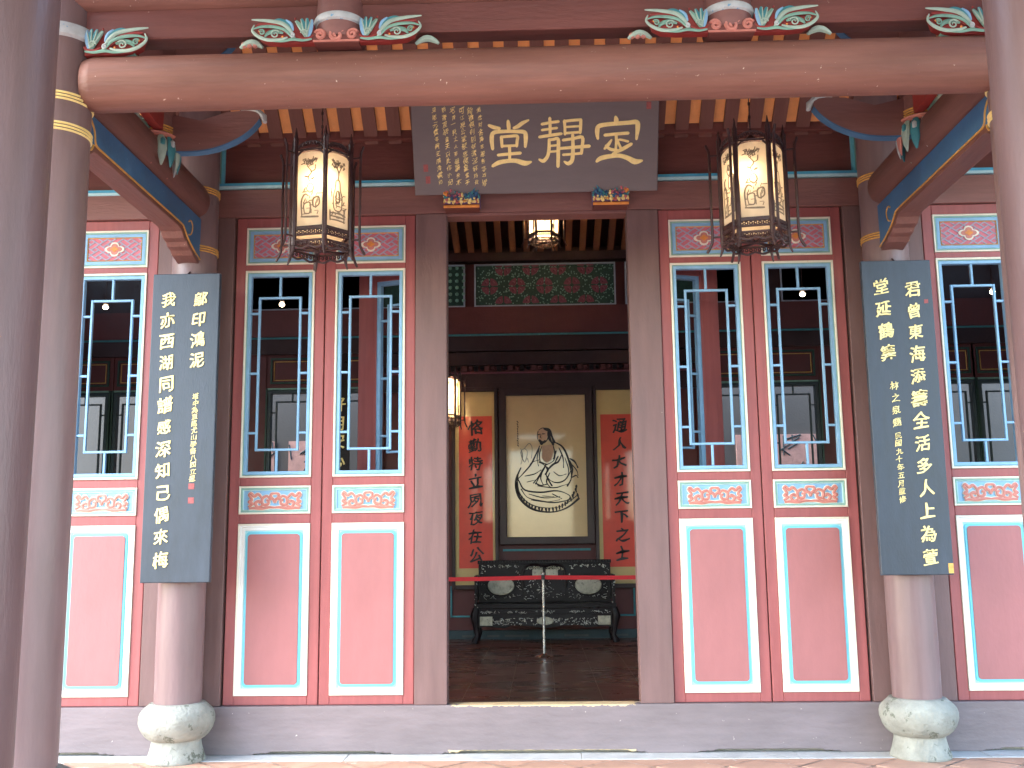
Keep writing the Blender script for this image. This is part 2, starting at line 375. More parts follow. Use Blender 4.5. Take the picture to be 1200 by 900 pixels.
for i in range(-36, 37):
    X = i*2*TS*c45; h = TS*c45-.008
    tri.add([(X+TS*c45-h, -.243, -.002), (X+TS*c45+h, -.243, -.002), (X+TS*c45, -.243-h, -.002)], [(0, 2, 1)]) if abs(X) < 8 else None
stuff(tri.build('half_tiles', 'tile', terr)); stuff(far.build('far_tiles', 'tile', terr))

# hall floor, rear wall, ceiling
HF = .12
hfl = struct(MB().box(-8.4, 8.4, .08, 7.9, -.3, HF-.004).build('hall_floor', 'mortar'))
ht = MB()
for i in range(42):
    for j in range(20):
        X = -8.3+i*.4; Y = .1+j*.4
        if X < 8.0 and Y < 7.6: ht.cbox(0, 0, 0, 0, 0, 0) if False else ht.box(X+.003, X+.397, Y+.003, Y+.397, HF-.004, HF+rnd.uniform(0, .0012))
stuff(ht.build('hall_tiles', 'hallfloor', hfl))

# ---- hall front: sill, posts, lintels
fac = thing('hall_front', 'brown timber front of the hall with haze-pale threshold beam, posts and lintel', 'building', (0, 0, 0))
def sill_outline(x0, x1, spans, ztop):
    pts = [(x0, ztop), (x0, 0.002)]
    for a, b in spans:
        if b <= x0 or a >= x1: continue
        a = max(a, x0); b = min(b, x1); h = .024
        pts += [(a, .002), (a+.012, .012), (a+.05, .008), (a+.065, h*.7), (a+.10, .010), (a+.13, h), (b-.13, h), (b-.10, .010), (b-.065, h*.7), (b-.05, .008), (b-.012, .012), (b, .002)]
    pts += [(x1, .002), (x1, ztop)]
    return pts
spans = [(-6.6, -5.0), (-4.6, -2.98), (-2.02, -1.05), (-.70, .70), (1.05, 2.02), (2.98, 4.6), (5.0, 6.6)]
for a, b in ((-8.2, -5.001), (-4.999, -2.551), (-2.549, 2.549), (2.551, 4.999), (5.001, 8.2)):
    MB().prism(sill_outline(a, b, spans, .326), -.045, .10).build('threshold_beam', 'sill', fac, bevel=.005)
def post(x0, x1, y0, y1, z0, z1, m='post', nm='post'): return MB().box(x0, x1, y0, y1, z0, z1).build(nm, m, fac, bevel=.004)
for s in (-1, 1):
    def P(a, b, *r, **k): return post(min(s*a, s*b), max(s*a, s*b), *r, **k)
    P(.672, .902, -.028, .12, .327, 3.875, nm='door_post')
    P(2.268, 2.50, -.022, .12, .327, 3.875); P(2.502, 2.842, -.014, .12, .327, 3.875)
    P(4.22, 4.46, -.022, .12, .327, 3.875); P(4.462, 4.78, -.014, .12, .327, 3.875)
    P(6.15, 6.5, -.022, .12, .327, 3.875)
MB().box(-.672, .672, -.020, .12, 3.856, 3.878).build('door_head', 'lintel_pale', fac, bevel=.003)
for a, b in ((-8.2, -2.5), (-2.497, 2.497), (2.5, 8.2)):
    MB().box(a, b, -.032, .12, 3.879, 4.092).build('lower_lintel', 'lintel_pale', fac, bevel=.004)
    MB().box(a, b, .028, .12, 4.093, 4.47).build('upper_board', 'lintel', fac)
    MB().box(a, b, -.03, .14, 4.471, 4.60).build('eave_plate', 'lintel', fac, bevel=.004)
def moulding(x0, x1, z):
    o = MB().box(x0, x1, -.045, .027, z, z+.020, 0); o.box(x0, x1, -.034, .027, z+.0205, z+.045, 1)
    return o.build('blue_moulding', ['blueline_low', 'blueline_up'], fac)
moulding(-2.41, 2.41, 4.100); moulding(-8, -2.60, 4.066); moulding(2.60, 8, 4.100)
for s in (-1, 1):
    for xx in (2.41, 4.6):
        MB().box(min(s*xx, s*(xx-.018)), max(s*xx, s*(xx-.018)), -.02, .027, 4.145, 4.47).build('blue_moulding', 'sage', fac)
        MB().box(min(s*(xx-.019), s*(xx-.04)), max(s*(xx-.019), s*(xx-.04)), -.006, .027, 4.145, 4.47).build('blue_moulding', 'cyan', fac)
    MB().box(min(s*2.412, s*2.60), max(s*2.412, s*2.60), -.03, .10, 4.145, 4.47).build('post', 'lintel_pale', fac, bevel=.004)
# gable ends of the hall
for s in (-1, 1):
    MB().box(min(s*8.2, s*8.5), max(s*8.2, s*8.5), -.6, 8.0, -.1, 6.4).build('end_wall', 'plaster', fac)

# ---- rear wall of the hall
rear = thing('hall_rear_wall', 'dark timber rear partition of the hall with green patterned frieze', 'wall', (0, 7.5, 0))
def rb(x0, x1, y0, y1, z0, z1, m, nm): return MB().box(x0, x1, y0, y1, z0, z1).build(nm, m, rear)
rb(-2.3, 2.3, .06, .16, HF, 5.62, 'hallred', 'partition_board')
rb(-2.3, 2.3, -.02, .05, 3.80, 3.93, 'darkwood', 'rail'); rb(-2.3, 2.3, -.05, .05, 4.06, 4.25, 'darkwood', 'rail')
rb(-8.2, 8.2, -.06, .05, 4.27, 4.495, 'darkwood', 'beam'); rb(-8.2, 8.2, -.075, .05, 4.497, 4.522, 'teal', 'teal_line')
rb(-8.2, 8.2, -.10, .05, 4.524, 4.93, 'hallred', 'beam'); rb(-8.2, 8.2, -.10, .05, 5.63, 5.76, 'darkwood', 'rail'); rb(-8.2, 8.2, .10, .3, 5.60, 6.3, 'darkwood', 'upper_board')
rb(-2.3, 2.3, -.03, -.021, 3.935, 3.955, 'rosette', 'thin_line')
rb(-2.3, 2.3, -.03, .05, 3.68, 3.798, 'darkwood', 'rail')
# carved tier between the rails
cv = MB()
for i in range(26):
    xx = -2.2+i*.17; cv.ball((xx, -.06, 4.01), .035, 6, i % 2); cv.box(xx+.05, xx+.11, -.07, -.03, 3.97, 4.045, 1-i % 2)
cv.build('carved_frieze', ['rosewood', 'hallred'], rear)
# green frieze: centre panel, side panels
def frieze(x0, x1, nm='frieze_panel'):
    o = MB().box(x0, x1, .0, .05, 4.945, 5.60).build(nm, 'hallgreen', rear)
    MB().frame(x0, x1, 4.945, 5.60, .022, -.03, 0, c=.002).build('pale_line', 'mauve', o)
    return o
fp = frieze(-.95, 1.16); frieze(-3.2, -1.09); frieze(1.30, 3.4); frieze(-5.5, -3.4); frieze(3.6, 5.8)
def rosette_mb(cx, cz, r_, zmin=4.97, zmax=5.578):
    m = MB(); n = 16
    for q in range(4):
        a0 = q*PI/2+.12; pts = []
        for k in range(6): a = a0+k*(PI/2-.24)/5; pts.append((cx+r_*math.cos(a), cz+r_*math.sin(a)))
        pts += [(cx+r_*.28*math.cos(a0+PI/2-.3), cz+r_*.28*math.sin(a0+PI/2-.3)), (cx+r_*.28*math.cos(a0+.1), cz+r_*.28*math.sin(a0+.1))]
        pts = [(px, min(max(pz, zmin), zmax)) for px, pz in pts]
        if max(p[1] for p in pts)-min(p[1] for p in pts) < .01: continue
        m.prism(pts, -.014, 0)
        a = a0+PI/4-.12; px, pz = cx+r_*.62*math.cos(a), cz+r_*.62*math.sin(a)
        if zmin+.03 < pz < zmax-.03: m.ball((px, -.014, pz), r_*.16, 6)
    return m
for r_i, zz in ((0, 5.26), (1, 5.545), (1, 4.985)):
    for k in range(-3, 4):
        cx = .10+.41*k+(.205 if r_i else 0)
        if -.86 < cx < 1.08: rosette_mb(cx, zz, .125).build('rosette', 'rosette', fp)
dt = MB()
for i in range(560):
    xx = rnd.uniform(-.92, 1.13); zz = rnd.uniform(4.97, 5.575); dt.box(xx, xx+.016, -.006, 0, zz, zz+.016)
stuff(dt.build('green_flecks', 'sage', fp))
for sx in (-1.31, 1.52):
    dm = MB()
    for i in range(3):
        for j in range(6): dm.ball((sx+i*.1, -.01, 5.05+j*.1), .03, 6)
    dm.build('lattice_dots', 'sage', rear)
# windowed bays of the rear wall
def rear_window(cx):
    w = .36; z0, z1 = 1.9, 3.73
    o = MB().frame(cx-w, cx+w, z0, z1, .05, -.05, .05).build('window', 'slate', rear)
    b = MB(); rx, zb, zt = .235, 2.05, 3.57
    b.box(cx-rx-.012, cx-rx+.012, -.02, .01, zb, zt); b.box(cx+rx-.012, cx+rx+.012, -.02, .01, zb, zt)
    b.box(cx-rx+.012, cx+rx-.012, -.018, .008, zt-.022, zt); b.box(cx-rx+.012, cx+rx-.012, -.018, .008, zb, zb+.022)
    b.box(cx-.01, cx+.01, -.02, .01, zt, z1-.05); b.box(cx-.01, cx+.01, -.02, .01, z0+.05, zb)
    for s in (-1, 1):
        for zz in (2.3, 2.85, 3.4): b.box(min(cx+s*rx, cx+s*(w-.05)), max(cx+s*rx, cx+s*(w-.05)), -.016, .006, zz-.01, zz+.01)
    b.build('lattice', 'slate', o)
    rb(cx-w-.03, cx-w-.005, -.06, .05, z0, z1+.03, 'hallgreen', 'window_line'); rb(cx+w+.005, cx+w+.03, -.06, .05, z0, z1+.03, 'hallgreen', 'window_line')
    rb(cx-w, cx+w, -.062, .05, z1+.006, z1+.03, 'sage', 'window_line')
    rb(cx-w-.04, cx+w+.04, .0, .1, HF, z0, 'hallred', 'wall_board')
    rb(cx-w-.04, cx+w+.04, .0, .1, z1+.03, 4.27, 'hallred', 'wall_board')
    f = MB().frame(cx-w+.02, cx+w-.02, z1+.10, 4.22, .03, -.02, 0).build('green_panel_line', 'hallgreen', rear)
    MB().frame(cx-w+.07, cx+w-.07, z1+.15, 4.17, .012, -.01, 0).build('gold_panel_line', 'goldpaint', rear)
for cx in (-6.75, -5.95, -3.65, -2.80, 2.80, 3.70, 5.95, 6.72): rear_window(cx)
for a, b in ((-8.2, -7.16), (-5.55, -4.05), (4.10, 5.55), (7.12, 8.2), (-2.40, -2.30), (2.30, 2.40), (-3.25, -3.20), (3.20, 3.30), (-6.35, -6.34)):
    rb(a, b, -.02, .1, HF, 4.27, 'hallred', 'wall_board')
rb(-8.2, -2.3, .0, .1, 4.93, 5.63, 'darkwood', 'upper_board'); rb(2.3, 8.2, .0, .1, 4.93, 5.63, 'darkwood', 'upper_board')
# teal line on the dado below the scrolls
rb(-.56, .70, .03, .059, 1.345, 1.375, 'teal', 'teal_line')
for s in (-1, 1):
    MB().frame(min(s*.72, s*1.32), max(s*.72, s*1.32), .42, .86, .025, .03, .059).build('teal_line', 'teal', rear)
rb(-2.3, 2.3, -.03, .059, HF, .24, 'slate', 'skirting')

MB().box(-8.3, 8.3, .3, 1.6, 4.3, 4.4).build('added_rear_eave', 'darkwood', rear)  # unseen overhang added to shade the garden wall behind the windows
# ---- hall interior columns with gold lettered boards, ceiling
def hall_roof():
    t = thing('hall_roof', 'hall roof with rows of orange brown rafters under dark boards, seen through the doorway', 'roof', (0, 7.4, 5.78))
    s = math.tan(R(17)); L_ = 5.0
    MB().add([(-8.3, .6, .16-.6*s), (8.3, .6, .16-.6*s), (8.3, -L_, .16+L_*s), (-8.3, -L_, .16+L_*s), (-8.3, .6, .30-.6*s), (8.3, .6, .30-.6*s), (8.3, -L_, .30+L_*s), (-8.3, -L_, .30+L_*s)],
             [(0, 3, 2, 1), (4, 5, 6, 7), (0, 1, 5, 4), (2, 3, 7, 6), (1, 2, 6, 5), (3, 0, 4, 7)]).build('roof_board', 'darkwood', t)
    ym = -7.6
    MB().add([(-8.3, -L_, .16+L_*s), (8.3, -L_, .16+L_*s), (8.3, ym, -1.1), (-8.3, ym, -1.1), (-8.3, -L_, .30+L_*s), (8.3, -L_, .30+L_*s), (8.3, ym, -.96), (-8.3, ym, -.96)],
             [(0, 3, 2, 1), (4, 5, 6, 7), (0, 1, 5, 4), (2, 3, 7, 6), (1, 2, 6, 5), (3, 0, 4, 7)]).build('roof_board', 'darkwood', t)
    m = MB(); h = .07
    m.add([(-.045, .05, 0-.05*s), (.045, .05, -.05*s), (.045, -L_, L_*s), (-.045, -L_, L_*s), (-.045, .05, h-.05*s), (.045, .05, h-.05*s), (.045, -L_, h+L_*s), (-.045, -L_, h+L_*s)],
          [(0, 3, 2, 1), (4, 5, 6, 7), (0, 1, 5, 4), (2, 3, 7, 6), (1, 2, 6, 5), (3, 0, 4, 7)])
    me = m.mesh('rafter', 'hallrafter')
    for k in range(-38, 39): link('rafter', me, t, (.05+k*.208, 0, .0))
hall_roof()
stuff_wall = MB().box(-8.2, 8.2, .121, .20, 4.1, 5.4).build('front_inner_board', 'darkwood', fac)
def hall_column(x, y, label, text=None):
    t = thing('hall_column', label, 'column', (x, y, HF))
    MB().lathe([(.21, 0), (.24, .05), (.24, .16), (.19, .24)], n=32).build('stone_base', 'stone', t, True)
    MB().lathe([(.15, .24), (.15, 5.6)], n=32).build('shaft', 'darkwood', t, True)
    return t
hall_column(-2.5, 4.2, 'dark round column inside the hall, behind the open leaf left of the doorway')
hall_column(2.5, 4.2, 'dark round column inside the hall, behind the open leaf right of the doorway')
cb = thing('couplet_board', 'dark narrow board with gold characters inside, seen through the window left of the doorway', 'plaque', (-2.28, 4.02, 1.3), rot=(0, 0, R(12)))
MB().cbox(-.14, .14, -.02, .02, 0, 2.3).build('board', 'rosewood', cb)
for i, ch in enumerate('好用安心佳取'):
    mb = MB(); write(mb, ch, .0, 1.72-i*.21, .18, -.021, .02, .004); mb.build('gold_character', 'gold', cb)

# ---- garden wall beyond the rear windows
gw = thing('garden_wall', 'pale wall with pink washed lattice brick behind the rear windows', 'wall', (0, 10.2, 0))
MB().box(-12, 12, 0, .3, -.1, 5.4).build('wall', 'plaster', gw)
pk = [(-4.36, -3.86), (3.85, 4.9), (3.35, 3.50), (-5.4, -4.6)]
for a, b in pk:
    o = MB().box(a, b, -.03, -.001, .5, 3.26).build('pink_panel', 'pinkwall', gw)
    cr = MB(); cw = b-a; n = max(2, int(cw*6))
    for i in range(n*4):
        x0 = a+rnd.uniform(.02, cw-.02); z0 = rnd.uniform(1.6, 3.2); an = rnd.choice([.5, 1.1, 1.9, 2.6, PI/2])+rnd.uniform(-.15, .15); ln = rnd.uniform(.15, .4)
        x1 = min(b-.01, max(a+.01, x0+ln*math.cos(an))); z1 = min(3.25, z0+ln*math.sin(an)); cr.tube([(x0, -.032, z0), (x1, -.032, z1)], .012, 4)
    cr.build('lattice_joint', 'slate', o)

# ================================================================== COLUMNS
def band(mb, r_, z, n=3, h=.011, gap=.017):
    for i in range(n): mb.lathe([(r_, z+i*gap-.001), (r_+.007, z+i*gap+.002), (r_+.009, z+i*gap+h/2), (r_+.007, z+i*gap+h-.002), (r_, z+i*gap+h+.001)], n=48, cap=False)
    return mb
def back_column(x, label):
    t = thing('back_column', label, 'column', (x, -.2, 0), group='round brown columns standing against the hall front')
    p = []
    for r_, z in ((.192, 0), (.196, .012), (.190, .03), (.178, .06), (.168, .10), (.163, .130), (.166, .142), (.186, .152), (.212, .175), (.236, .212), (.250, .255), (.251, .290), (.243, .320), (.222, .346), (.198, .366), (.182, .382), (.168, .384)): p.append((r_, z))
    q = []
    for i in range(len(p)-1):
        for k in range(3): u = k/3; q.append((p[i][0]*(1-u)+p[i+1][0]*u, p[i][1]*(1-u)+p[i+1][1]*u))
    q.append(p[-1]); b = MB().lathe(q, n=64)
    b.v = [(vx*(1+.010*math.sin(5*math.atan2(vy, vx)+vz*9)+.006*math.sin(13*math.atan2(vy, vx)-vz*31)), vy*(1+.010*math.sin(4*math.atan2(vy, vx)+vz*17)), vz) for vx, vy, vz in b.v]
    b.build('stone_base', 'stone', t, True)
    MB().lathe([(.158, .37), (.160, .8), (.160, 2.5), (.157, 3.6), (.152, 4.75)], n=56).build('shaft', 'column', t, True)
    band(MB(), .157, 3.530).build('gold_band', 'goldpaint', t, True)
    band(MB(), .155, 3.975).build('gold_band', 'goldpaint', t, True)
    return t
back_column(-2.5, 'round brown column on a pale stone drum, behind the grey board that starts 鄔印鴻泥')
back_column(2.5, 'round brown column on a pale stone drum, behind the grey board that ends 上為萱')
def front_column(x, label, yy=-2.35):
    t = thing('front_column', label, 'column', (x, yy, 0), group='round brown columns carrying the tie beam')
    MB().lathe([(.25, 0), (.26, .03), (.20, .12), (.25, .2), (.28, .27), (.24, .36), (.18, .39)], n=48).build('stone_base', 'stone', t, True)
    MB().lathe([(.172, .38), (.168, 2.0), (.160, 3.5), (.156, 4.9)], n=64).build('shaft', 'column', t, True)
    for z in (3.535, 3.700): band(MB(), .160, z).build('gold_band', 'gold', t, True)
    rg = MB().lathe([(.157, 4.045), (.180, 4.055), (.188, 4.085), (.180, 4.115), (.157, 4.125)], n=48, cap=False)
    rg.build('blue_white_ring', 'white', t, True)
    return t
front_column(-2.5, 'round column with gold bands at the left end of the tie beam')
front_column(2.5, 'round column with gold bands at the right end of the tie beam, nearly hidden by the near pillar')
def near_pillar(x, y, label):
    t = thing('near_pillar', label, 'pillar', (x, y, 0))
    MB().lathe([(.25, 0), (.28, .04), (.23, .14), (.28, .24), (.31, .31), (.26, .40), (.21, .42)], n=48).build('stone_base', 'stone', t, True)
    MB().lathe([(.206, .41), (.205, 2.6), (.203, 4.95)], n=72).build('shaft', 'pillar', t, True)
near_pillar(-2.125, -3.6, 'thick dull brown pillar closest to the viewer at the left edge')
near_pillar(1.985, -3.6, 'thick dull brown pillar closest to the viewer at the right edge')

# ================================================================== BEAMS
tb = thing('tie_beam', 'long round brown beam crossing overhead between the two front columns', 'beam', (0, -2.35, 3.835))
def round_beam(L2, ry, rz, taper=.10, n=40):
    st = [(-L2, .72), (-L2+.004, .76), (-L2+taper*.55, .985), (-L2+taper*.55+.012, 1), (0, 1.0), (L2-taper*.55-.012, 1), (L2-taper*.55, .985), (L2-.004, .76), (L2, .72)]
    vs = []; fs = []
    for xx, s_ in st:
        for k in range(n): a = 2*PI*k/n; vs.append((xx, ry*(.3+.7*s_)*math.cos(a), rz*(s_*.25+.75)*math.sin(a)))
    for j in range(len(st)-1):
        for k in range(n): q = (k+1) % n; fs.append((j*n+k, (j+1)*n+k, (j+1)*n+q, j*n+q))
    fs.append(tuple(range(n))); b = (len(st)-1)*n; fs.append(tuple(range(b+n-1, b-1, -1)))
    return MB().add(vs, fs)
round_beam(2.36, .135, .145).build('beam_log', 'beam', tb, True)
ub = thing('upper_beam', 'red brown board under a round purlin at the top of the picture', 'beam', (0, -2.35, 4.06))
MB().cbox(-2.55, 2.55, -.06, .06, 0, .165, .006).build('board', 'lintel', ub)
MB().tube([(-3.0, -.02, .305), (3.0, -.02, .305)], .15, 36).build('purlin', 'beam', ub, True)
def side_beam(s, label):
    t = thing('side_beam', label, 'beam', (s*2.5, -1.25, 3.905), group='round beams running from the front columns back to the hall')
    m = round_beam(.975, .135, .145, .07); m.v = [(vy, vx, vz) for vx, vy, vz in m.v]; m.f = [tuple(reversed(f)) for f in m.f]
    m.build('beam_log', 'beam_y', t, True)
    # board under the log: blue cheek, brown underside, scrolled ends
    prof = [(-.98, -.135), (-.98, -.36), (-.90, -.375), (-.86, -.35), (-.83, -.33), (-.78, -.325), (.50, -.325), (.56, -.34), (.60, -.375), (.66, -.385), (.69, -.41), (.75, -.42), (.79, -.445), (.90, -.47), (.93, -.47), (.93, -.135)]
    w = .075
    a = MB().prism(prof, -w, w); a.v = [(vy, vx, vz) for vx, vy, vz in a.v]; a.f = [tuple(reversed(f)) for f in a.f]
    bo = a.build('under_board', 'beam_y', t, bevel=.004)
    for q in (-1, 1):
        face = [(-.975, -.14), (-.975, -.345), (-.93, -.350), (-.88, -.335), (-.85, -.295), (-.80, -.285), (.50, -.285), (.58, -.30), (.62, -.335), (.70, -.37), (.78, -.40), (.85, -.43), (.925, -.445), (.925, -.14)]
        f = MB().prism(face, 0, .004); f.v = [(q*(w+.001)+q*vy, vx, vz) for vx, vy, vz in f.v]
        if q > 0: f.f = [tuple(reversed(k)) for k in f.f]
        f.build('blue_cheek', 'deepblue', bo)
        ln = MB(); xo = q*(w+.006)
        pts = bez([(xo, -.80, -.295), (xo, 0, -.295), (xo, .50, -.295), (xo, .58, -.31), (xo, .66, -.36), (xo, .80, -.41), (xo, .92, -.44)], 4); ln.tube(pts, .006, 5)
        ln.tube(bez([(xo, -.80, -.295), (xo, -.84, -.28), (xo, -.86, -.22), (xo, -.90, -.18), (xo, -.93, -.17)]), .007, 5)
        ln.tube(bez([(xo, -.86, -.30), (xo, -.89, -.34), (xo, -.94, -.345), (xo, -.97, -.32)]), .007, 5)
        ln.tube(bez([(xo, .66, -.24), (xo, .70, -.22), (xo, .74, -.25), (xo, .72, -.31), (xo, .67, -.33)]), .006, 5)
        stuff(ln.build('gold_line', 'goldpaint', bo))
    return t
side_beam(-1, 'short beam with blue sided bracket board, sloping down from the upper left towards the hall')
side_beam(1, 'short beam with blue sided bracket board, sloping down from the upper right towards the hall')

# ================================================================== PORTICO ROOF
rf = thing('portico_roof', 'porch roof of brown rafters with orange tiles showing between them', 'roof', (0, 0, 4.47))
sl = math.tan(R(40)); LY = 1.15; H = LY*sl
def sloped(x0, x1, ya, yb, h0, h1, s=sl):
    """board following the slope, from depth ya to yb (both negative = toward the courtyard)"""
    def z(y): return -y*s
    vs = [(x0, ya, z(ya)+h0), (x1, ya, z(ya)+h0), (x1, yb, z(yb)+h0), (x0, yb, z(yb)+h0), (x0, ya, z(ya)+h1), (x1, ya, z(ya)+h1), (x1, yb, z(yb)+h1), (x0, yb, z(yb)+h1)]
    return MB().add(vs, [(0, 3, 2, 1), (4, 5, 6, 7), (0, 1, 5, 4), (2, 3, 7, 6), (1, 2, 6, 5), (3, 0, 4, 7)])
rm = sloped(-.050, .050, .02, -LY, .0, .045).mesh('rafter', 'rafter')
PX = .181
for k in range(-16, 17):
    xo = .02+k*PX
    o = link('rafter', rm, rf, (xo, 0, .0)); o.rotation_euler = (0, 0, rnd.uniform(-.004, .004))
tms = [sloped(-.066, .066, a-.001, b, .047, .062).mesh('tile', 'rooftile') for a, b in ((.0, -.235), (-.24, -.475), (-.48, -.715), (-.72, -.955))]
for k in range(-16, 17):
    for j, q in enumerate(tms):
        link('tile', q, rf, (.11+k*PX+rnd.uniform(-.003, .003), rnd.uniform(-.004, .004), rnd.uniform(-.003, .006)+(.004 if j % 2 else 0)))
sloped(-3.0, 3.0, .12, -LY, .075, .16).build('roof_board', 'greyceil', rf)
fr = MB(); fz = -H
MB().add([(-3.0, -LY, H+.075), (3.0, -LY, H+.075), (3.0, -2.75, .05), (-3.0, -2.75, .05), (-3.0, -LY, H+.16), (3.0, -LY, H+.16), (3.0, -2.75, .14), (-3.0, -2.75, .14)],
         [(0, 3, 2, 1), (4, 5, 6, 7), (0, 1, 5, 4), (2, 3, 7, 6), (1, 2, 6, 5), (3, 0, 4, 7)]).build('roof_board', 'greyceil', rf)
for s in (-1, 1):   # boards added at both ends to keep sky light off the column tops
    gv = [(.10, -.10), (-LY, H+.09), (-2.75, .06), (-2.72, -.05)]
    g_ = MB().prism(gv, 0, .05); g_.v = [(s*(2.93+vy), vx, vz) for vx, vy, vz in g_.v]
    if s < 0: g_.f = [tuple(reversed(f)) for f in g_.f]
    g_.build('light_block_board', 'lintel', rf)
# purlin over the bracket arms
MB().tube([(-2.9, -1.15, .50), (2.9, -1.15, .50)], .10, 24).build('purlin', 'lintel', rf, True)
# unseen walkway roof added over the near pillars, low eaves shading the upper front
wr = thing('added_shade_roof', 'unseen walkway roof added above and behind the viewer, eaves set low for shade', 'roof', (0, -6.0, 4.95))
for s in (-1, 1):
    w_ = MB().prism([(0, .95), (s*3.7, -.80), (s*3.7, -.70), (0, 1.10)], -3.2, 2.95); w_.build('roof_board', 'greyceil', wr)
for s in (-1, 1): MB().tube([(s*2.055, -3.2, .12), (s*2.055, 2.9, .12)], .13, 20).build('purlin', 'lintel', wr, True)
# unseen eaves of the side bays, overhang set for the shade they give
for s, lb in ((-1, 'unseen tiled eave of the left side bay, overhang set for its shade'), (1, 'unseen tiled eave of the right side bay, overhang set for its shade')):
    t = thing('side_eave', lb, 'eave', (0, 0, 4.60))
    a, b = (3.05, 8.5)
    OV = -1.5
    m = MB().add([(s*a, .15, .15), (s*b, .15, .15), (s*b, OV, -.34), (s*a, OV, -.34), (s*a, .15, .30), (s*b, .15, .30), (s*b, OV, -.24), (s*a, OV, -.24)],
                 [(0, 3, 2, 1), (4, 5, 6, 7), (0, 1, 5, 4), (2, 3, 7, 6), (1, 2, 6, 5), (3, 0, 4, 7)])
    m.build('roof_board', 'greyceil', t)

# ================================================================== DOOR LEAVES
# leaf-local: x -.336...336, z 0 at the sill top (.327), face at y = 0
def fret(mb, x0, x1, z0, z1, y, u=.0215, w=.0078, th=.004, mi=0):
    """interlocking diagonal key fret, clipped to the field"""
    segs = []
    for i in range(-24, 25):
        for j in range(-24, 25):
            if (i*1+j*2) % 5: continue
            c = (i, j)
            for dx, dy in ((1, 0), (0, 1), (-1, 0), (0, -1)):
                e = (c[0]+dx, c[1]+dy); f = (e[0]-dy, e[1]+dx)
                segs.append((c, e)); segs.append((e, f))
    k = u*.7071; xm, zm = (x0+x1)/2, (z0+z1)/2
    def T(p): return (xm+(p[0]-p[1])*k*2.0, zm+(p[0]+p[1])*k*1.35)
    for a, b in segs:
        A, B = T(a), T(b); t0, t1 = 0., 1.; d = (B[0]-A[0], B[1]-A[1]); ok = True
        for p, q in ((-d[0], A[0]-x0), (d[0], x1-A[0]), (-d[1], A[1]-z0), (d[1], z1-A[1])):
            if abs(p) < 1e-12:
                if q < 0: ok = False
                continue
            r_ = q/p
            if p < 0: t0 = max(t0, r_)
            else: t1 = min(t1, r_)
        if not ok or t1-t0 < .05: continue
        A2 = (A[0]+d[0]*t0, A[1]+d[1]*t0); B2 = (A[0]+d[0]*t1, A[1]+d[1]*t1)
        l = math.hypot(*d); n = (-d[1]/l*w/2, d[0]/l*w/2)
        vs = [(A2[0]+n[0], y-th, A2[1]+n[1]), (A2[0]-n[0], y-th, A2[1]-n[1]), (B2[0]-n[0], y-th, B2[1]-n[1]), (B2[0]+n[0], y-th, B2[1]+n[1])]
        vs += [(vx, y, vz) for vx, _, vz in vs]
        mb.add(vs, [(0, 1, 2, 3), (0, 4, 5, 1), (1, 5, 6, 2), (2, 6, 7, 3), (3, 7, 4, 0)], mi)
    return mb
